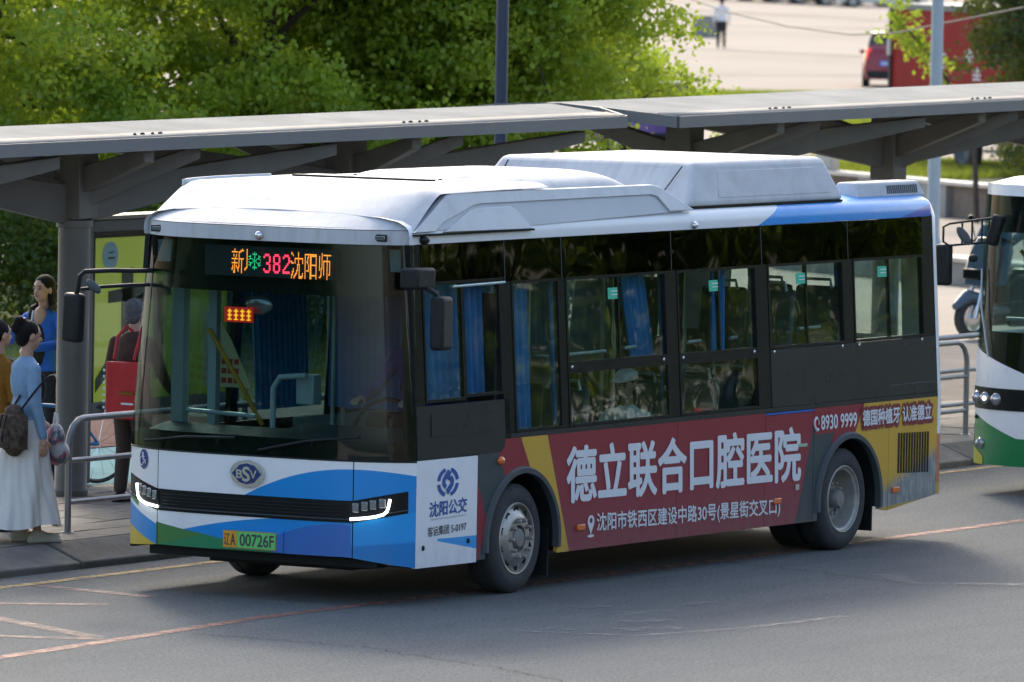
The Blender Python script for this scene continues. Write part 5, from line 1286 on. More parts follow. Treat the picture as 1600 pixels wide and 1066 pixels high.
# parked row and fence across the street (seen mirrored in the bus windows)
OL = ['black sedan parked across the road nearest the bus front', 'black sedan parked across the road, next to a street tree', 'silver sedan parked across the road from the bus', 'black sedan parked across the road behind the silver one', 'white sedan parked across the road, far end', 'silver sedan parked across the road at the very end']
OL[0] = 'black sedan parked across the road at the near end of the row'
for i in range(6): car(OL[i], (37 + i * 6.2, -16.6, 0), rnd.uniform(-.03, .03), cols[[0, 0, 1, 0, 2, 1][i]], 'sedan', group='cars parked across the road', Lc=4.6)
for yy0, nm in ((-24.5, 0),): hedge(-20, yy0, 110, yy0, 4.5, 1.5, 1500, 'tall dark unseen hedge added behind the cars across the road to darken reflections', 23)  # unseen hedge, added as a dark backdrop for the side-glass reflections
fx = thing('road_fence', 'low dark picket fence along the road edge opposite the bus', 'fence', (30, -13.2, 0), world=True)
mb = MB()
for z in (.25, .95): mb.box(5, 60, -13.22, -13.18, z, z + .04)
for k in range(300): mb.box(5 + k * .183, 5 + k * .183 + .03, -13.22, -13.18, .1, 1.1)
o = mb.build('pickets', M_blackm, fx); o['kind'] = 'stuff'
for i, (x, y) in enumerate(((18, -21), (27, -22), (37, -21.5), (48, -22), (60, -21), (74, -22))):  # trees out of view, added as foliage for the side glass to reflect
    tree('unseen_street_tree', (x, y, 0), 3.8, 5.6, 3.0, 260, 40, .26, 2, ['unseen street tree added across the road, nearest the bus front', 'unseen street tree added across the road opposite the bus rear', 'unseen street tree added across the road behind the silver sedan', 'unseen street tree added across the road, fourth along', 'unseen street tree added across the road, fifth along', 'unseen street tree added across the road, farthest along'][i], 50 + i, 'unseen street trees added across the road', trunk=.2, spread=.5)
for i, (x, y) in enumerate(((-18, 14), (-26, 22), (-36, 16), (-12, 26))):  # trees out of view, added for the windscreen to reflect
    tree('unseen_street_tree', (x, y, 0), 3.6, 4.8, 3.4, 240, 40, .26, 2, ['unseen tree added by the kerb well ahead of the bus', 'unseen tree added behind the kerb well ahead of the bus', 'farthest unseen tree added ahead of the bus by the kerb', 'unseen tree added on the lawn well ahead of the bus'][i], 70 + i, 'unseen trees added ahead of the bus', trunk=.2, spread=.5)

# ---- red box truck
TD = Vector((-.56, -.83, 0)).normalized(); TN = Vector((.83, -.56, 0)).normalized()
trz = math.atan2(TD.y, TD.x)
tk = thing('box_truck', 'red box truck with white lettering at the top right, behind the dark tree', 'truck', (87.40, 42.35, 0), trz)
M_tred = mat('truck_red', (0.30, 0.010, 0.010), .6, var=.08, vs=1, spec=.15)
box('cargo_box', 0.05, 4.5, 0.03, 2.0, .98, 3.05, M_tred, tk, bevel=.02)
box('roof_edge', 0.0, 4.55, -.02, 2.05, 3.05, 3.15, mat('truck_roof_grey', (.12, .15, .15), .5), tk)
box('roof_sheet', 0.05, 4.5, .05, 1.95, 3.15, 3.17, M_cap, tk)
box('rear_frame', -.05, 0.05, 0.0, 2.02, .90, 3.06, M_blackm, tk); 
for z0_, z1_, m_ in ((2.15, 2.45, M_cap), (1.05, 1.25, mat('tail_red', (0, 0, 0))), (0.98, 1.05, M_cap)): box('rear_lamp', -.09, .05, -.02, .10, z0_, z1_, m_, tk)
box('chassis', 0.0, 7.2, .3, 1.7, .55, .92, M_blackm, tk)
for k, (a, z0_, w_, h_) in enumerate(((1.55, 2.0, .28, .30), (1.95, 1.95, .30, .38), (1.05, 1.35, .12, .22), (1.25, 1.32, .22, .18), (3.0, 2.1, .35, .25), (3.35, 1.75, .32, .25))):
    mb = MB(); y_ = .022
    for q in range(3): mb.box(a, a + w_, y_, y_ + .004, z0_ + h_ * q / 3, z0_ + h_ * q / 3 + .035)
    mb.box(a + w_ * .45, a + w_ * .6, y_, y_ + .004, z0_, z0_ + h_); mb.build('painted_character', M_txt, tk)
def tw(x, y):
    w = thing_part('wheel', (x, y, .39), tk); lathe('tyre', [(.24, -.13), (.36, -.13), (.39, -.09), (.39, .09), (.36, .13), (.24, .13)], M_rubber, w, n=32)
    lathe('rim', [(.0, .0), (.12, -.02), (.20, -.03), (.235, -.125), (.25, -.13)], mat('rim_grey', (.14, .15, .15), .5), w, n=28)
for x in (2.95, 6.3):
    for y in (.18, 1.80): tw(x, y)
mb = MB(); mb.box(3.75, 5.6, .08, .12, .60, .66); mb.box(3.75, 5.6, .08, .12, .38, .44); mb.build('side_guard', mat('guard_dark', (.05, .05, .055), .5), tk)
for z in (.60, .38): box('reflector', 4.15, 4.5, .075, .08, z, z + .06, M_cap, tk); box('reflector', 4.5, 4.75, .075, .08, z, z + .06, mat('reflector_red', (.35, .02, .02), .4), tk)
mb = MB(); v, f = vpoly([(4.62, .7), (6.9, .7), (7.15, 1.2), (6.95, 1.7), (6.5, 2.45), (4.62, 2.5)], lambda a, b, d: (a, .08 + d, b), 1.8); mb.add(v, f); mb.build('cab', M_tred, tk, bevel=.04)
slab('cab_window', [(5.4, 1.65), (6.5, 1.65), (6.3, 2.3), (5.4, 2.3)], lambda a, b, d: (a, .07 + d, b), .01, G_car, tk)
box('pale_panel', 4.66, 4.95, .05, .08, 1.02, 1.22, mat('panel_pale_blue', (.35, .50, .55), .5), tk); box('pale_panel', 5.1, 5.6, .05, .08, .98, 1.18, MATS['panel_pale_blue'], tk)
# barrier boom in front of the truck
bb = thing('barrier_boom', 'white and red tapered barrier boom under the right shelter roof', 'barrier', (68.3, 33.4, 0))
d_ = Vector((-.56, -.83, 0)).normalized()
box('barrier_post', -.15, .15, -.15, .15, 0, 1.15, M_cap, bb, bevel=.02)
tube('boom', [(0, 0, 1.1), tuple(Vector((0, 0, 1.08)) + d_ * 1.6), tuple(Vector((0, 0, 1.0)) + d_ * 3.3)], [.13, .11, .02], mat('boom_white', (.55, .58, .60), .4), bb)
tube('boom_band', [tuple(Vector((0, 0, 1.10)) + d_ * .9), tuple(Vector((0, 0, 1.09)) + d_ * 1.4)], [.135, .125], M_tred, bb)

# ---- second bus
b2 = thing('city_bus', 'white and green bus at the right edge, only its front corner in view', 'bus', (18, .85, 0), world=True)
BX, BY0, BY1 = 12.75, -.42, 2.10; BW = BY1 - BY0
def F2(s, z, off=0.0):
    t = abs(2 * s - 1); lean = .06 * max(0, z - 1.0) / 1.6
    x = BX - .16 + .34 * t ** 5 + lean
    i = .05 * max(0, z - 1.1) / 1.5
    return (x - off, BY0 + i + s * (BW - 2 * i) + (off * (1 if s > .5 else -1) * t ** 6), z)
def s2(name, s0, s1, zl, zh, m, off=0.0, ns=24, parent=None, nz=8):
    lo = zl if callable(zl) else (lambda s: zl); hi = zh if callable(zh) else (lambda s: zh)
    return gridsurf(name, lambda u, v: F2(s0 + (s1 - s0) * u, lo(s0 + (s1 - s0) * u) + (hi(s0 + (s1 - s0) * u) - lo(s0 + (s1 - s0) * u)) * v, off), ns, nz, m, parent or b2)
M_b2g = mat('bus_green', (0.0, 0.20, 0.055), .3, var=.05, coat=.5)
tt2 = lambda s: abs(2 * s - 1)
s2('bumper', 0, 1, .26, lambda s: .50 + .20 * max(0, tt2(s) - .55) / .45, M_b2g, ns=40)
s2('yellow_stripe', .93, 1, .255, lambda s: .33 + .08 * (s - .93) / .07, mat('stripe_yellow', (.45, .42, .03), .4), .004, 6)
s2('front_panel', 0, 1, lambda s: .502 + .20 * max(0, tt2(s) - .55) / .45, lambda s: 1.05 + .22 * max(0, tt2(s) - .45) / .55, M_white, ns=40)
s2('lamp_panel', .58, .995, .74, .93, M_black, .008, 24); s2('lamp_panel', .005, .42, .74, .93, M_black, .008, 24)
for s_ in (.965, .915, .86, .14, .085, .035):
    p = F2(s_, .835, .012); hd = MB().ell(p, (.03, .055, .055)).build('headlight', M_lens, b2, smooth=True)
    MB().ell((p[0] - .012, p[1], p[2]), (.025, .026, .026)).build('bulb', M_drl if s_ in (.915,) else M_chrome, hd, smooth=True)
for s_ in (.94, .06):
    MB().ell(F2(s_, .435, .01), (.03, .05, .05)).build('fog_lamp', M_lens, b2, smooth=True)
MB().ell(F2(.975, .66, .008), (.01, .018, .018)).build('tow_eye', M_black, b2, smooth=True)
s2('windscreen', 0, 1, lambda s: 1.052 + .22 * max(0, tt2(s) - .45) / .55, 2.60, G_wind, ns=40)
s2('windscreen_frit', 0, 1, lambda s: 1.05 + .22 * max(0, tt2(s) - .45) / .55, 1.42, M_black, -.012, ns=40); s2('windscreen_header', 0, 1, 2.28, 2.60, M_black, -.06, ns=40)
s2('roof_front', 0, 1, 2.60, 2.70, M_white, .003, 40)
gridsurf('roof', lambda u, v: ((F2(u, 2.7)[0]) * (1 - v) + (23.0) * v, F2(u, 2.7)[1], 2.70 + .09 * math.sin(math.pi * min(1, max(0, u))) ** .35 * min(1, v * 26) ** .5), 40, 26, M_white, b2)
for yy_, nm in ((BY0, 0), (BY1, 1)):
    sg = 1 if nm == 0 else -1
    box('side_wall', BX + .18, 23, min(yy_, yy_ + sg * .03), max(yy_, yy_ + sg * .03), .3, 1.2, M_white, b2)
    box('side_skirt', BX + .18, 23, min(yy_ - sg * .004, yy_ + sg * .02), max(yy_ - sg * .004, yy_ + sg * .02), .27, .6, M_b2g, b2)
    slab('side_glass', [(BX + .2, 1.2), (23, 1.2), (23, 2.6), (BX + .2, 2.6)], lambda a, b, d, yy_=yy_, sg=sg: (a, yy_ + sg * (.05 * (b - 1.1) / 1.5 + d), b), .01, G_side, b2)
    for xx in (13.0, 14.2, 16, 18, 20, 22.8): slab('window_pillar', [(xx, 1.2), (xx + .12, 1.2), (xx + .12, 2.6), (xx, 2.6)], lambda a, b, d, yy_=yy_, sg=sg: (a, yy_ + sg * (.05 * (b - 1.1) / 1.5 + .012 + d), b), .03, M_black, b2)
box('rear_wall', 22.97, 23, BY0 + .03, BY1 - .03, .3, 2.7, M_white, b2)
box('floor', BX + .3, 22.9, BY0 + .06, BY1 - .06, .35, .45, M_intd, b2)
box('dashboard', BX + .1, BX + .6, BY0 + .15, BY1 - .15, .9, 1.28, M_intd, b2, bevel=.05)
for y_ in (1.78, 1.2, .4): tube('pole', [(BX + 1.0, y_, .45), (BX + 1.0, y_, 2.6)], .018, M_railsteel, b2)
tube('handrail', [(BX + .55, 2.0, 1.5), (BX + .62, 1.2, 1.5)], .016, M_rail, b2)
tube('handrail', [(BX + .6, 1.9, 2.1), (BX + .65, 1.6, 1.75), (BX + .65, 1.5, 1.55)], .018, M_yellow, b2)
for xx in (14.6, 20.6):
    for yy_, sy in ((BY0 + .15, -1), (BY1 - .15, 1)):
        w = thing_part('wheel', (xx, yy_, .42), b2); lathe('tyre', [(.26, .12), (.38, .13), (.42, .09), (.42, -.09), (.38, -.13), (.26, -.12)], M_rubber, w, n=32); lathe('rim', [(0, sy * .10), (.1, sy * .12), (.2, sy * .08), (.265, sy * .12)], M_steelrim, w, n=24)
mb = MB()
q0 = Vector(F2(.985, 2.30, .0)); 
A = Vector((12.64, 1.80, 2.41)); Bm = Vector((12.45, 2.14, 2.35)); 
A2 = Vector((12.64, 1.80, 2.20)); B2_ = Vector((12.45, 2.14, 2.16))
mb.tube([A, Bm, Bm + Vector((0, .06, -.03)), B2_ + Vector((0, .06, .03)), B2_, A2], .011, 6)
for u in (.28, .50, .72): mb.tube([A.lerp(Bm, u), A2.lerp(B2_, u)], .009, 6)
ma = mb.build('mirror_arm', M_blackm, b2, smooth='auto')
mb = MB(); mb.obox((12.66, 1.80, 2.30), (.10, .10, .27), Matrix.Rotation(.3, 3, 'X')); mb.build('arm_bracket', M_blackm, ma, bevel=.02)
MB().ell((12.41, 1.98, 2.25), (.02, .045, .10), Matrix.Rotation(math.radians(-42), 3, 'X')).build('kerb_mirror', M_lip, ma, smooth=True)
MB().ell((12.40, 1.88, 2.06), (.03, .045, .035)).build('camera_box', M_blackm, ma)
mb = MB(); mb.obox((12.47, 2.20, 1.99), (.09, .15, .36), Matrix.Identity(3)); mb.build('mirror_housing', M_blackm, ma, bevel=.03)
tube('wiper', [F2(.90, 1.20, .03), F2(.95, 1.62, .04), F2(.97, 1.95, .03)], .010, M_lens, b2)

# ================================================================== PEOPLE
def fuse(name, prims, m, parent, vox=.009, smooth=4):
    """one continuous closed surface from overlapping tapered capsules and ellipsoids"""
    mb = MB()
    for p in prims:
        if p[0] == 'c': mb.add(*vtube([Vector(p[1]), Vector(p[1]).lerp(Vector(p[2]), .5), Vector(p[2])], [p[3], (p[3] + p[4]) / 2, p[4]], 12)); mb.ell(p[1], (p[3],) * 3, None, 12, 8); mb.ell(p[2], (p[4],) * 3, None, 12, 8)
        elif p[0] == 'e': mb.ell(p[1], p[2], p[3] if len(p) > 3 else None, 16, 12)
        elif p[0] == 'm': mb.add(p[1], p[2])
    o = obj(name, mb.v, mb.f, m, None)
    md = o.modifiers.new('r', 'REMESH'); md.mode = 'VOXEL'; md.voxel_size = vox
    ms = o.modifiers.new('s', 'SMOOTH'); ms.iterations = smooth; ms.factor = .5
    dg = bpy.context.evaluated_depsgraph_get(); me = bpy.data.meshes.new_from_object(o.evaluated_get(dg))
    old = o.data; bpy.data.objects.remove(o); bpy.data.meshes.remove(old)
    me.polygons.foreach_set('use_smooth', [True] * len(me.polygons)); me.materials.clear(); me.materials.append(m)
    n = bpy.data.objects.new(name, me); link(n, parent); return n
def skin(name, c): return mat(name, c, .55, var=.08, vs=12)
M_skin = skin('skin', (.52, .31, .22)); M_skin2 = skin('skin_tan', (.48, .29, .21))
M_hair = mat('hair_black', (.012, .010, .010), .75, var=.4, vs=40, bump=1.0, bs=70, spec=.2)
M_hairg = mat('hair_grey', (.16, .17, .18), .8, var=.5, vs=40, bump=1.0, bs=70, spec=.1)
V3 = Vector
def hand(wr, tip_dir, palm_n, s=1.0, curl=.35):
    """prims of a hand: palm, four fingers, thumb"""
    d = V3(tip_dir).normalized(); n = V3(palm_n); n = (n - d * n.dot(d)).normalized(); sdir = d.cross(n); out = []
    wr = V3(wr); pc = wr + d * .045 * s
    out.append(('c', wr, pc, .021 * s, .026 * s)); out.append(('c', pc + sdir * .018 * s, pc - sdir * .018 * s, .016 * s, .016 * s)); out.append(('c', pc + d * .035 * s + sdir * .024 * s, pc + d * .032 * s - sdir * .026 * s, .013 * s, .012 * s))
    for k, (o_, l) in enumerate(((.028, .062), (.010, .072), (-.009, .068), (-.027, .054))):
        b = pc + d * .038 * s + sdir * o_ * s; m1 = b + (d * math.cos(curl) + n * math.sin(curl)) * l * .5 * s; m2 = m1 + (d * math.cos(curl * 2.3) + n * math.sin(curl * 2.3)) * l * .5 * s
        out += [('c', b, m1, .0095 * s, .0088 * s), ('c', m1, m2, .0088 * s, .0078 * s)]
    tb = pc + sdir * .026 * s - d * .012 * s; t1 = tb + (sdir * .7 + d * .6 + n * .35).normalized() * .036 * s; t2 = t1 + (d * .9 + n * .45 + sdir * .1).normalized() * .030 * s
    out += [('c', tb, t1, .012 * s, .0105 * s), ('c', t1, t2, .0105 * s, .009 * s)]
    return out
def person(label, loc, rz, H, top, legs, arms, hair='short', skinm=None, head_turn=0.0, head_tilt=0.0, feet=None, lean=0.0, seated=False, shoe=None, shoe_c=None, group=None, bulk=1.0, top_open=False, vox=.009, name='person'):
    """local frame: x = right hand side, y = forward.  arms: two (elbow, wrist, fingerdir, palm) for left then right"""
    skinm = skinm or M_skin; s = H / 1.65
    P_ = thing(name, label, 'person', loc, rz, group)
    hip = .50 * H if not seated else .0; z = lambda v: v * s
    pz = .86 * s if not seated else .10
    neck = V3((0, lean * .5, pz + .535 * s)); head = neck + V3((0, .025 * s + lean * .1, .165 * s)); chest = V3((0, lean * .32, pz + .36 * s)); waist = V3((0, lean * .1, pz + .14 * s)); pel = V3((0, 0, pz))
    HR = Matrix.Rotation(head_turn, 3, 'Z') @ Matrix.Rotation(head_tilt, 3, 'X')
    h = lambda x, y, zz: head + HR @ V3((x * s, y * s, zz * s))
    pr = [('e', h(0, -.008, .018), (.074 * s, .092 * s, .092 * s), HR), ('e', h(0, .022, -.035), (.056 * s, .066 * s, .072 * s), HR), ('c', h(0, .045, -.085), h(0, .058, -.082), .022 * s, .02 * s), ('c', h(0, .078, .004), h(0, .096, -.026), .009 * s, .014 * s), ('e', h(-.075, -.004, -.008), (.011 * s, .020 * s, .031 * s), HR), ('e', h(.075, -.004, -.008), (.011 * s, .020 * s, .031 * s), HR), ('e', h(0, .078, -.052), (.022 * s, .010 * s, .012 * s), HR), ('c', h(-.03, .065, .022), h(.03, .065, .022), .016 * s, .016 * s), ('c', neck - V3((0, 0, .02 * s)), head - V3((0, .01, .06 * s)), .050 * s, .046 * s)]
    sh = .165 * s * bulk
    pr += [('e', chest, (.145 * s * bulk, .098 * s * bulk, .19 * s)), ('e', waist, (.125 * s * bulk, .09 * s * bulk, .15 * s)), ('e', pel, (.150 * s * bulk, .105 * s * bulk, .13 * s)), ('c', neck + V3((-.12 * s, 0, -.065 * s)), neck + V3((.12 * s, 0, -.065 * s)), .048 * s, .048 * s)]
    tp = [('e', chest, (.158 * s * bulk, .112 * s * bulk, .20 * s)), ('e', waist, (.140 * s * bulk, .105 * s * bulk, .17 * s)), ('e', pel + V3((0, 0, .05 * s)), (.155 * s * bulk, .115 * s * bulk, .10 * s)), ('c', neck + V3((-.13 * s, 0, -.072 * s)), neck + V3((.13 * s, 0, -.072 * s)), .056 * s, .056 * s)]
    for sx, (el, wr, fd, pn) in zip((-1, 1), arms):
        S_ = neck + V3((sx * sh, 0, -.085 * s)); el = V3(el) * s + V3((0, 0, 0)); wr = V3(wr) * s
        pr += [('c', S_, el, .044 * s, .036 * s), ('c', el, wr, .034 * s, .023 * s)] + hand(wr, fd, pn, s)
        tp += [('c', S_, el, .056 * s, .050 * s), ('c', el, el.lerp(wr, .93), .050 * s, .036 * s)]
    lg = []
    for sx, (kn, an) in zip((-1, 1), feet):
        kn = V3(kn) * s; an = V3(an) * s; hp = pel + V3((sx * .085 * s, 0, -.04 * s))
        fd = V3((0, 1, 0)); toe = an + fd * .15 * s - V3((0, 0, .045 * s))
        pr += [('c', hp, kn, .078 * s, .052 * s), ('c', kn, kn.lerp(an, .35) - fd * .012, .050 * s, .052 * s), ('c', kn.lerp(an, .35) - fd * .012, an, .050 * s, .032 * s), ('c', an - V3((0, .02, .03)) * s, toe, .030 * s, .026 * s)]
        lg += [('c', hp, kn, .095 * s * bulk, .070 * s), ('c', kn, an + V3((0, 0, .03 * s)), .068 * s, .056 * s)]
        so = [('c', an + V3((0, -.04, -.045)) * 1, toe + V3((0, .0, -.004)), .036 * s, .032 * s), ('c', an + V3((0, -.01, -.01)), an + V3((0, .07, -.045)), .036 * s, .033 * s), ('m', *vbox(an.x - .036 * s, an.x + .038 * s, an.y - .075 * s, an.y + .185 * s, max(0.0, an.z - .088 * s), an.z - .060 * s))]
        fuse('shoe', so, shoe or M_black, P_, vox=.008, smooth=2)
    fuse('body', pr, skinm, P_, vox=.0065, smooth=2)
    fuse('jacket' if top_open else 'shirt', tp, top, P_, vox=vox, smooth=5)
    if legs is not None: fuse('trousers', lg + [('e', pel, (.160 * s * bulk, .118 * s * bulk, .125 * s))], legs, P_, vox=vox, smooth=5)
    # face details
    for sx in (-1, 1):
        MB().ell(h(sx * .030, .079, .006), (.013 * s, .006 * s, .006 * s), HR, 10, 6).build('eye', mat('eye_dark', (.02, .015, .012), .3, var=0), P_, smooth=True)
        tube('eyebrow', [h(sx * .015, .084, .026), h(sx * .030, .083, .030), h(sx * .046, .074, .025)], .0032 * s, M_hair, P_, n=6)
    MB().ell(h(0, .087, -.052), (.021 * s, .006 * s, .007 * s), HR, 10, 6).build('lips', mat('lips', (.36, .10, .09), .45, var=0), P_, smooth=True)
    hr = []
    if hair in ('short', 'grey', 'cap'): hr = [('e', h(0, -.022, .034), (.082 * s, .094 * s, .088 * s), HR), ('e', h(0, -.045, -.02), (.072 * s, .058 * s, .075 * s), HR)]
    if hair == 'bun': hr = [('e', h(0, -.022, .030), (.083 * s, .095 * s, .090 * s), HR), ('e', h(0, -.055, -.005), (.072 * s, .062 * s, .085 * s), HR), ('e', h(0, -.105, .05), (.045 * s, .05 * s, .05 * s), HR), ('e', h(0, -.09, .10), (.05 * s, .05 * s, .045 * s), HR)]
    if hair == 'long': hr = [('e', h(0, -.020, .034), (.084 * s, .095 * s, .089 * s), HR), ('e', h(0, -.055, -.04), (.080 * s, .055 * s, .11 * s), HR), ('c', h(.062, -.02, 0), h(.07, -.02, -.13), .026 * s, .022 * s), ('c', h(-.062, -.02, 0), h(-.07, -.02, -.13), .026 * s, .022 * s), ('c', h(0, -.07, -.05), h(0, -.085, -.2), .06 * s, .05 * s)]
    # keep the face clear
    if hr: fuse('hair', hr, M_hairg if hair == 'grey' else M_hair, P_, vox=.008, smooth=3)
    P_['_h'] = tuple(head); del P_['_h']
    return P_, h, HR, s
STAND = [((-.09, .01, .47), (-.10, -.02, .085)), ((.09, .01, .47), (.10, .05, .085))]
RDIR = math.atan2(-.8603, .5095)      # heading whose forward is 'right in the photograph'
def heading(a_right, a_away):
    """rotation about z so that local +y points: mix of right and away from the camera"""
    d = V3((.5095, -.8603, 0)) * a_right + V3((.8603, .5095, 0)) * a_away
    return math.atan2(d.y, d.x) - math.pi / 2
M_ltblue = mat('sweater_light_blue', (.26, .40, .58), .85, var=.18, vs=14, bump=1.0, bs=9, spec=.1)
M_skirt = mat('skirt_white', (.78, .76, .72), .75, var=.08, vs=6)
M_sneak = mat('sneaker_offwhite', (.50, .50, .42), .7, var=.15)
w1, h, HR, s = person('woman in light blue sweater and long white skirt standing at the kerb', (1.14, 4.10, .172), heading(.92, .42), 1.65, M_ltblue, None,
    [((-.23, .06, 1.07), (-.16, .20, .90), (.2, .6, -.8), (1, 0, 0)), ((.225, -.01, 1.06), (.235, .06, .80), (0, .05, -1), (-1, 0, 0))], 'bun', feet=[((-.09, .01, .47), (-.085, -.01, .085)), ((.09, .01, .47), (.085, .08, .085))], shoe=M_sneak, head_tilt=-.10)
def skirt(u, v):
    a = 2 * math.pi * u; f = 1 - v; r = .150 + .04 * math.sin(min(1, f * 5) * math.pi / 2) + .115 * f ** 1.3
    r *= 1 + (.06 * math.sin(a * 9 + 2.5 * f) + .045 * math.sin(a * 5 + 4 * f) + .03 * math.sin(a * 23 + 3 * math.sin(5 * f))) * (f ** .7)
    return (r * math.cos(a), r * .82 * math.sin(a) * (1.0 + .25 * f) - .04 * f, .93 - .80 * f + .02 * math.sin(a * 3) * f)
gridsurf('skirt', skirt, 120, 24, M_skirt, w1)
MB().ell(h(.02, -.07, .125), (.035, .012, .010), HR).build('hair_clip', mat('clip_pink', (.5, .3, .36), .4), w1, smooth=True)
M_must = mat('jacket_mustard', (.27, .125, .025), .85, var=.3, vs=9, bump=1.0, bs=9, spec=.1)
M_blk = mat('trousers_black', (.014, .014, .016), .8, var=.3)
w2, h2, HR2, s2_ = person('woman in mustard jacket and black trousers behind the light blue sweater', (1.78, 4.80, .172), heading(.8, .55), 1.60, M_must, M_blk,
    [((-.24, .08, 1.08), (-.18, .28, 1.05), (.2, 1, 0), (1, 0, 0)), ((.24, .02, 1.06), (.24, .14, .84), (0, .2, -1), (-1, 0, 0))], 'bun', feet=STAND, bulk=1.08)
MB().ell(h2(-.045, -.09, .10), (.03, .02, .016), HR2).build('hair_clip', mat('clip_blue', (.25, .45, .7), .3), w2, smooth=True)
tube('bag_strap', [(-.10, -.10, 1.40), (.02, .13, 1.30), (.10, .14, 1.1), (.17, .0, .95)], .014, M_blackm, w2)
M_blj = mat('jacket_blue', (.035, .15, .52), .75, var=.2, vs=10, bump=1.0, bs=10, spec=.2)
w3, h3, HR3, s3 = person('woman in open blue jacket holding bicycle handlebars behind the column', (6.42, 7.50, .165), heading(-.50, -.86), 1.69, M_blj, M_blk,
    [((-.30, .10, 1.13), (-.14, .36, 1.10), (.3, 1, 0), (0, 0, -1)), ((.27, .12, 1.14), (.33, .38, 1.16), (.0, 1, 0), (0, 0, -1))], 'long', feet=STAND, head_turn=-.15, top_open=True)
fuse('camisole', [('e', (0, .070, 1.08), (.07, .075, .16)), ('e', (0, .075, 1.22), (.072, .068, .11))], M_blk, w3, smooth=3)
fuse('chest', [('e', (0, .062, 1.36), (.064, .062, .10))], M_skin, w3, smooth=3)
tube('lanyard', [(.05, .10, 1.42), (.045, .14, 1.28), (.025, .145, 1.10)], .007, M_txt, w3)
tube('collar', [(-.09, .06, 1.44), (-.10, -.03, 1.46), (0, -.09, 1.47), (.10, -.03, 1.46), (.09, .06, 1.44), (.085, .115, 1.3)], .02, M_blk, w3)
M_brn = mat('trousers_brown', (.055, .035, .028), .8, var=.2)
M_plaid = mat('shirt_dark_check', (.085, .035, .026), .8, var=.6, vs=18)
m1_, h4, HR4, s4 = person('grey-haired man in dark checked shirt and brown trousers with a red bag', (4.86, 5.58, .172), heading(.55, .80), 1.62, M_plaid, M_brn,
    [((-.26, .02, 1.08), (-.22, .16, .88), (0, .4, -1), (1, 0, 0)), ((.26, .04, 1.08), (.24, .20, .92), (0, .5, -1), (-1, 0, 0))], 'grey', M_skin2, feet=STAND, bulk=1.12)
# red shopper on his back
rb = thing('shopping_bag', 'bright red bag slung behind the grey-haired man', 'bag', (4.69, 5.50, .86), heading(.55, .80))
M_redb = mat('bag_red', (.50, .012, .018), .6, var=.2, vs=6, bump=.8, bs=12)
fuse('bag_body', [('m', *vbox(-.17, .18, -.10, .03, .0, .46))], M_redb, rb, vox=.012, smooth=5)
tube('bag_handle', [(-.10, -.08, .48), (-.11, -.02, .66), (-.08, .05, .74), (-.05, .10, .70)], .013, M_redb, rb); tube('bag_handle', [(.10, -.08, .48), (.11, -.02, .66), (.08, .05, .74)], .013, M_redb, rb)
for k in range(7): box('print_mark', -.185, -.165, -.113, -.108, .08 + k * .05, .10 + k * .05, M_txt, rb)
box('print_mark', -.02, .12, -.113, -.108, .20, .225, M_must, rb); box('print_mark', .0, .12, -.113, -.108, .12, .135, M_txt, rb)
# backpack
bp = thing('backpack', 'brown plaid backpack hanging behind the woman in light blue', 'backpack', (1.0, 3.97, .85), heading(.9, .40))
M_bpk = mat('backpack_plaid', (.15, .115, .09), .9, var=.75, vs=22, bump=.8, bs=18, spec=.1)
fuse('pack_body', [('e', (0, -.12, .17), (.155, .10, .19)), ('m', *vbox(-.12, .12, -.19, -.05, .04, .30)), ('e', (0, -.12, .32), (.11, .07, .06))], M_bpk, bp, vox=.010, smooth=6)
fuse('pocket', [('m', *vbox(-.10, .10, -.245, -.19, .05, .20))], M_bpk, bp, vox=.010, smooth=4)
for sx in (-1, 1): tube('strap', [(sx * .09 + sx * .05 * math.sin(u * math.pi), -.10 + .26 * math.sin(u * math.pi * .62), .34 + .26 * math.sin(u * math.pi * .9)) for u in [i / 12 for i in range(13)]], .009, M_blackm, bp)
for x in (-.09, .0, .09): tube('webbing', [(x, -.205, .05), (x, -.255, .12), (x, -.215, .30)], .008, M_blackm, bp)
# plastic bag with flowers print
pb = thing('carrier_bag', 'pale printed carrier bag held in front of the woman in light blue', 'bag', (1.36, 3.97, .76), heading(.9, .40))
fuse('bag_body', [('e', (0, 0, .16), (.10, .075, .15)), ('e', (.02, .02, .08), (.11, .085, .10))], mat('carrier_print', (.30, .24, .28), .5, colorfn=lambda t: mix(t, ramp(t, noise(t, 14, 2, .5), .46, .54), (.42, .40, .42), mix(t, ramp(t, noise(t, 11, 2, .5, stretch=(1, -1, 1)), .48, .52), (.30, .08, .14), (.10, .12, .14)))), pb, vox=.010, smooth=3)
tube('bag_handle', [(-.05, 0, .28), (-.02, 0, .38), (.03, 0, .38), (.05, 0, .28)], .008, M_txt, pb)
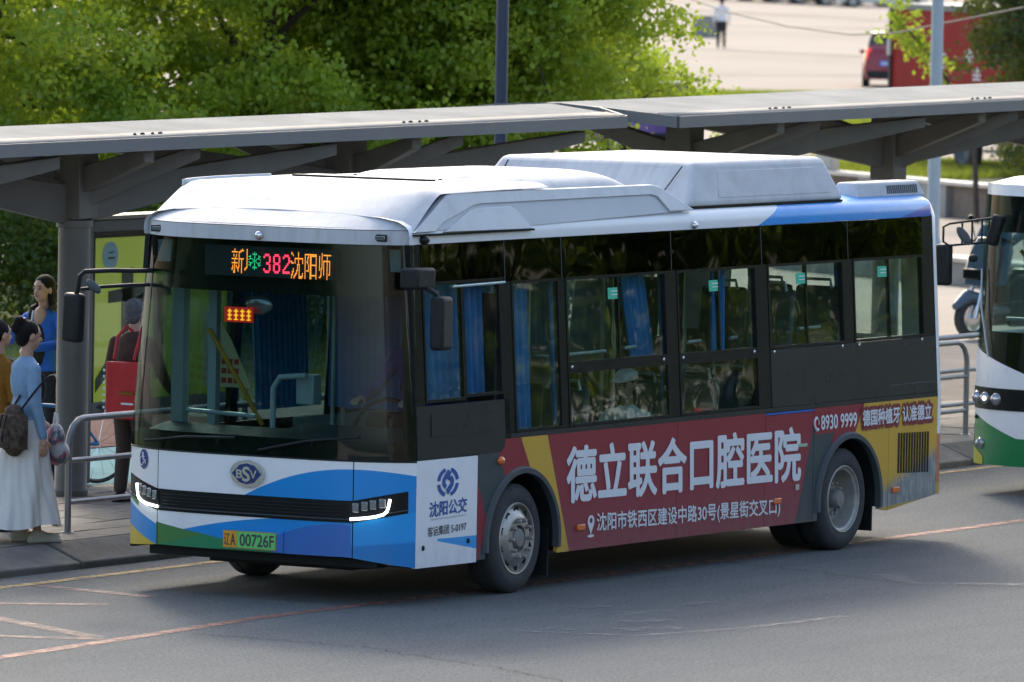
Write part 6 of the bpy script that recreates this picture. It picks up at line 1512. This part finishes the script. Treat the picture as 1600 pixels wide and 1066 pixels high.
# bicycle of the woman in blue
bk = thing('bicycle', 'bicycle with a basket held by the woman in the blue jacket', 'bicycle', (5.95, 7.15, .165), heading(-.80, -.60))
for y in (-.52, .52):
    w = thing_part('wheel', (0, y, .33), bk); lathe('tyre', [(.31, -.02), (.33, 0), (.31, .02), (.295, 0), (.31, -.02)], M_rubber, w, axis='X', n=36)
    mb = MB()
    for k in range(14): a = 2 * math.pi * k / 14; mb.tube([(0, .03 * math.cos(a), .03 * math.sin(a)), (0, .30 * math.cos(a), .30 * math.sin(a))], .002, 4)
    mb.build('spokes', M_chrome, w)
M_bkb = mat('bicycle_blue', (.02, .22, .48), .35, var=.05, coat=.4)
MB().tube([(0, .52, .33), (0, .42, .80)], .016, 8).tube([(0, .42, .78), (0, -.10, .35), (0, -.52, .33)], .018, 8).tube([(0, -.10, .35), (0, -.20, .85)], .016, 8).tube([(0, .41, .70), (0, -.17, .65)], .016, 8).tube([(0, -.19, .72), (0, -.52, .33)], .012, 8).build('frame', M_bkb, bk, smooth='auto')
tube('handlebar', [(-.29, .28, 1.02), (-.20, .38, 1.04), (0, .42, 1.0), (.20, .38, 1.04), (.29, .28, 1.02)], .013, M_chrome, bk); tube('stem', [(0, .42, .78), (0, .42, 1.0)], .014, M_chrome, bk)
mb = MB(); mb.obox((0, -.22, .90), (.16, .26, .06), Matrix.Identity(3)); mb.build('saddle', M_black, bk, bevel=.03)
mb = MB()
for k in range(7): mb.tube([(-.16 + k * .053, .50, .62), (-.18 + k * .06, .50, .88)], .004, 4).tube([(-.16 + k * .053, .72, .62), (-.18 + k * .06, .74, .88)], .004, 4)
for z_ in (.62, .75, .88): mb.tube([(-.17, .50, z_), (.17, .50, z_), (.17, .73, z_), (-.17, .73, z_), (-.17, .50, z_)], .005, 4)
mb.build('basket', M_blackm, bk)
# passenger in the bus
SIT = [((-.10, .42, .10), (-.10, .44, -.34)), ((.10, .42, .10), (.10, .44, -.34))]
M_pshirt = mat('shirt_pale_green', (.66, .80, .74), .8, var=.1)
pa, h5, HR5, s5 = person('passenger in white cap and pale shirt seated behind the lower bus window', (3.76, .36, .635), math.pi / 2, 1.62, M_pshirt, M_brn,
    [((-.24, .10, .36), (-.18, .32, .22), (.2, 1, 0), (0, 0, -1)), ((.24, .10, .36), (.18, .32, .22), (-.2, 1, 0), (0, 0, -1))], 'short', M_skin2, feet=SIT, seated=True, shoe=M_black, head_tilt=-.12)
M_cap2 = mat('cap_white', (.84, .86, .80), .7, var=.05)
fuse('cap', [('e', h5(0, -.012, .072), (.088, .102, .058), HR5), ('e', h5(0, .115, .050), (.066, .075, .011), HR5)], M_cap2, pa, vox=.008, smooth=3)
dv, h6, HR6, s6 = person('bus driver in a violet jacket behind the windscreen', (1.0, .55, 1.18), math.pi / 2, 1.68, mat('jacket_violet', (.06, .05, .28), .7, var=.1), M_blk,
    [((-.26, .18, .30), (-.20, .42, .26), (0, 1, 0), (0, 0, -1)), ((.26, .18, .30), (.20, .42, .26), (0, 1, 0), (0, 0, -1))], 'short', M_skin2, feet=SIT, seated=True)
p7, *_ = person('distant walker in white top and dark trousers crossing the plaza', (188.6, 102.4, 0), heading(.1, 1.0), 1.72, mat('top_white', (.60, .62, .66), .8, var=.05), M_blk,
    [((-.25, .02, 1.10), (-.26, .06, .86), (0, .2, -1), (1, 0, 0)), ((.25, .04, 1.10), (.25, .10, .86), (0, .2, -1), (-1, 0, 0))], 'short', feet=STAND, vox=.02, bulk=1.15)
pbx = thing('stone_planter', 'small grey stone block beside the distant walker', 'planter', (205.5, 112.5, 0), RDIR)
box('block', -.45, .45, -.25, .25, 0, .75, M_stone, pbx, bevel=.03); box('rim', -.5, .5, -.3, .3, .75, .82, M_stone, pbx, bevel=.02)
# ---- electric scooter with rider
sc = thing('electric_scooter', 'blue-grey electric scooter facing the road, left of the second bus', 'scooter', (32.06, 11.50, .168), heading(-.75, -.66))
M_scb = mat('scooter_blue_grey', (.07, .115, .16), .3, var=.1, coat=.4)
for y in (.62, -.62):
    w = thing_part('wheel', (0, y, .24), sc); lathe('tyre', [(.15, -.045), (.22, -.05), (.24, -.02), (.24, .02), (.22, .05), (.15, .045)], M_rubber, w, axis='X', n=32)
    lathe('rim', [(.0, .04), (.05, .03), (.15, .045), (.15, -.045), (.05, -.03), (0, -.04)], M_chrome, w, axis='X', n=20)
fuse('front_fender', [('c', (0, .50, .46), (0, .68, .49), .075, .08), ('c', (0, .68, .49), (0, .86, .38), .08, .05)], M_scb, sc, vox=.012)
MB().tube([(-.08, .62, .24), (-.08, .52, .62)], .022, 8).tube([(.08, .62, .24), (.08, .52, .62)], .022, 8).build('fork', M_chrome, sc, smooth='auto')
slab('leg_shield', [(-.20, .60), (.20, .60), (.24, .80), (.22, 1.0), (.12, 1.16), (-.12, 1.16), (-.22, 1.0), (-.24, .80)], lambda a, b, d: (a, .56 - (b - .6) * .28 - d + .05 * (1 - abs(a) / .24), b), .08, M_scb, sc, bevel=.03)
box('lamp_bar', -.17, .17, .575, .60, .68, .80, M_black, sc, bevel=.02)
box('footboard', -.16, .16, -.25, .48, .28, .36, M_scb, sc, bevel=.02); fuse('seat_body', [('m', *vbox(-.15, .15, -.75, -.2, .35, .70))], M_scb, sc, vox=.015, smooth=6); box('saddle', -.15, .15, -.75, -.15, .70, .79, M_black, sc, bevel=.03)
slab('wind_apron', [(-.30, .62), (.30, .62), (.34, 1.0), (.22, 1.30), (-.22, 1.30), (-.34, 1.0)], lambda a, b, d: (a, .40 - (b - .6) * .20 - d, b), .03, mat('apron_blue', (.10, .17, .26), .5, var=.15), sc, bevel=.01)
tube('handlebar', [(-.34, .26, 1.10), (-.2, .34, 1.14), (0, .38, 1.12), (.2, .34, 1.14), (.34, .26, 1.10)], .018, M_blackm, sc)
for x in (-.28, .28): tube('mirror_stem', [(x, .30, 1.14), (x * 1.2, .30, 1.32)], .006, M_blackm, sc); MB().ell((x * 1.25, .30, 1.36), (.06, .02, .04)).build('mirror', M_black, sc, smooth=True)
p8, *_ = person('scooter rider in grey-blue jacket with arms out to the handlebar', (32.44, 11.38, .80), heading(-.75, -.66), 1.72, mat('jacket_slate', (.11, .16, .24), .6, var=.15), M_blk,
    [((-.30, .12, .40), (-.30, .34, .34), (0, 1, 0), (0, 0, -1)), ((.30, .12, .40), (.30, .34, .34), (0, 1, 0), (0, 0, -1))], 'short', feet=[((-.12, .36, .02), (-.13, .34, -.40)), ((.12, .36, .02), (.13, .34, -.40))], seated=True)
bpy.context.view_layer.update()

# ---- unseen buildings added behind the viewpoint for the curved windscreen corner to mirror
M_tan = mat('facade_tan', (.16, .13, .095), .8, var=.2, vs=.3); M_pil = mat('facade_pale', (.40, .37, .31), .8, var=.1)
for i, (bx, by, rz, L_, H_, lab) in enumerate(((-95, -62, math.radians(30), 70, 22, 'unseen tan office block with pale pilasters, added for windscreen reflections'), (-30, -70, math.radians(-8), 48, 17, 'unseen lower tan block added beside the office block for windscreen reflections'))):
    bd_ = thing('unseen_office_building', lab, 'building', (bx, by, 0), rz)
    box('wall', 0, L_, -12, 0, 0, H_, M_tan, bd_); box('roof_edge', -.3, L_ + .3, -12.3, .3, H_, H_ + .6, M_pil, bd_)
    n_ = int(L_ / 3.6)
    for k in range(n_ + 1): box('pilaster', k * 3.6 - .2, k * 3.6 + .2, .0, .45, 0, H_, M_pil, bd_)
    for k in range(n_):
        for q in range(int(H_ / 3.4)): box('window', k * 3.6 + .7, k * 3.6 + 2.9, .0, .06, q * 3.4 + .9, q * 3.4 + 2.7, M_black, bd_)
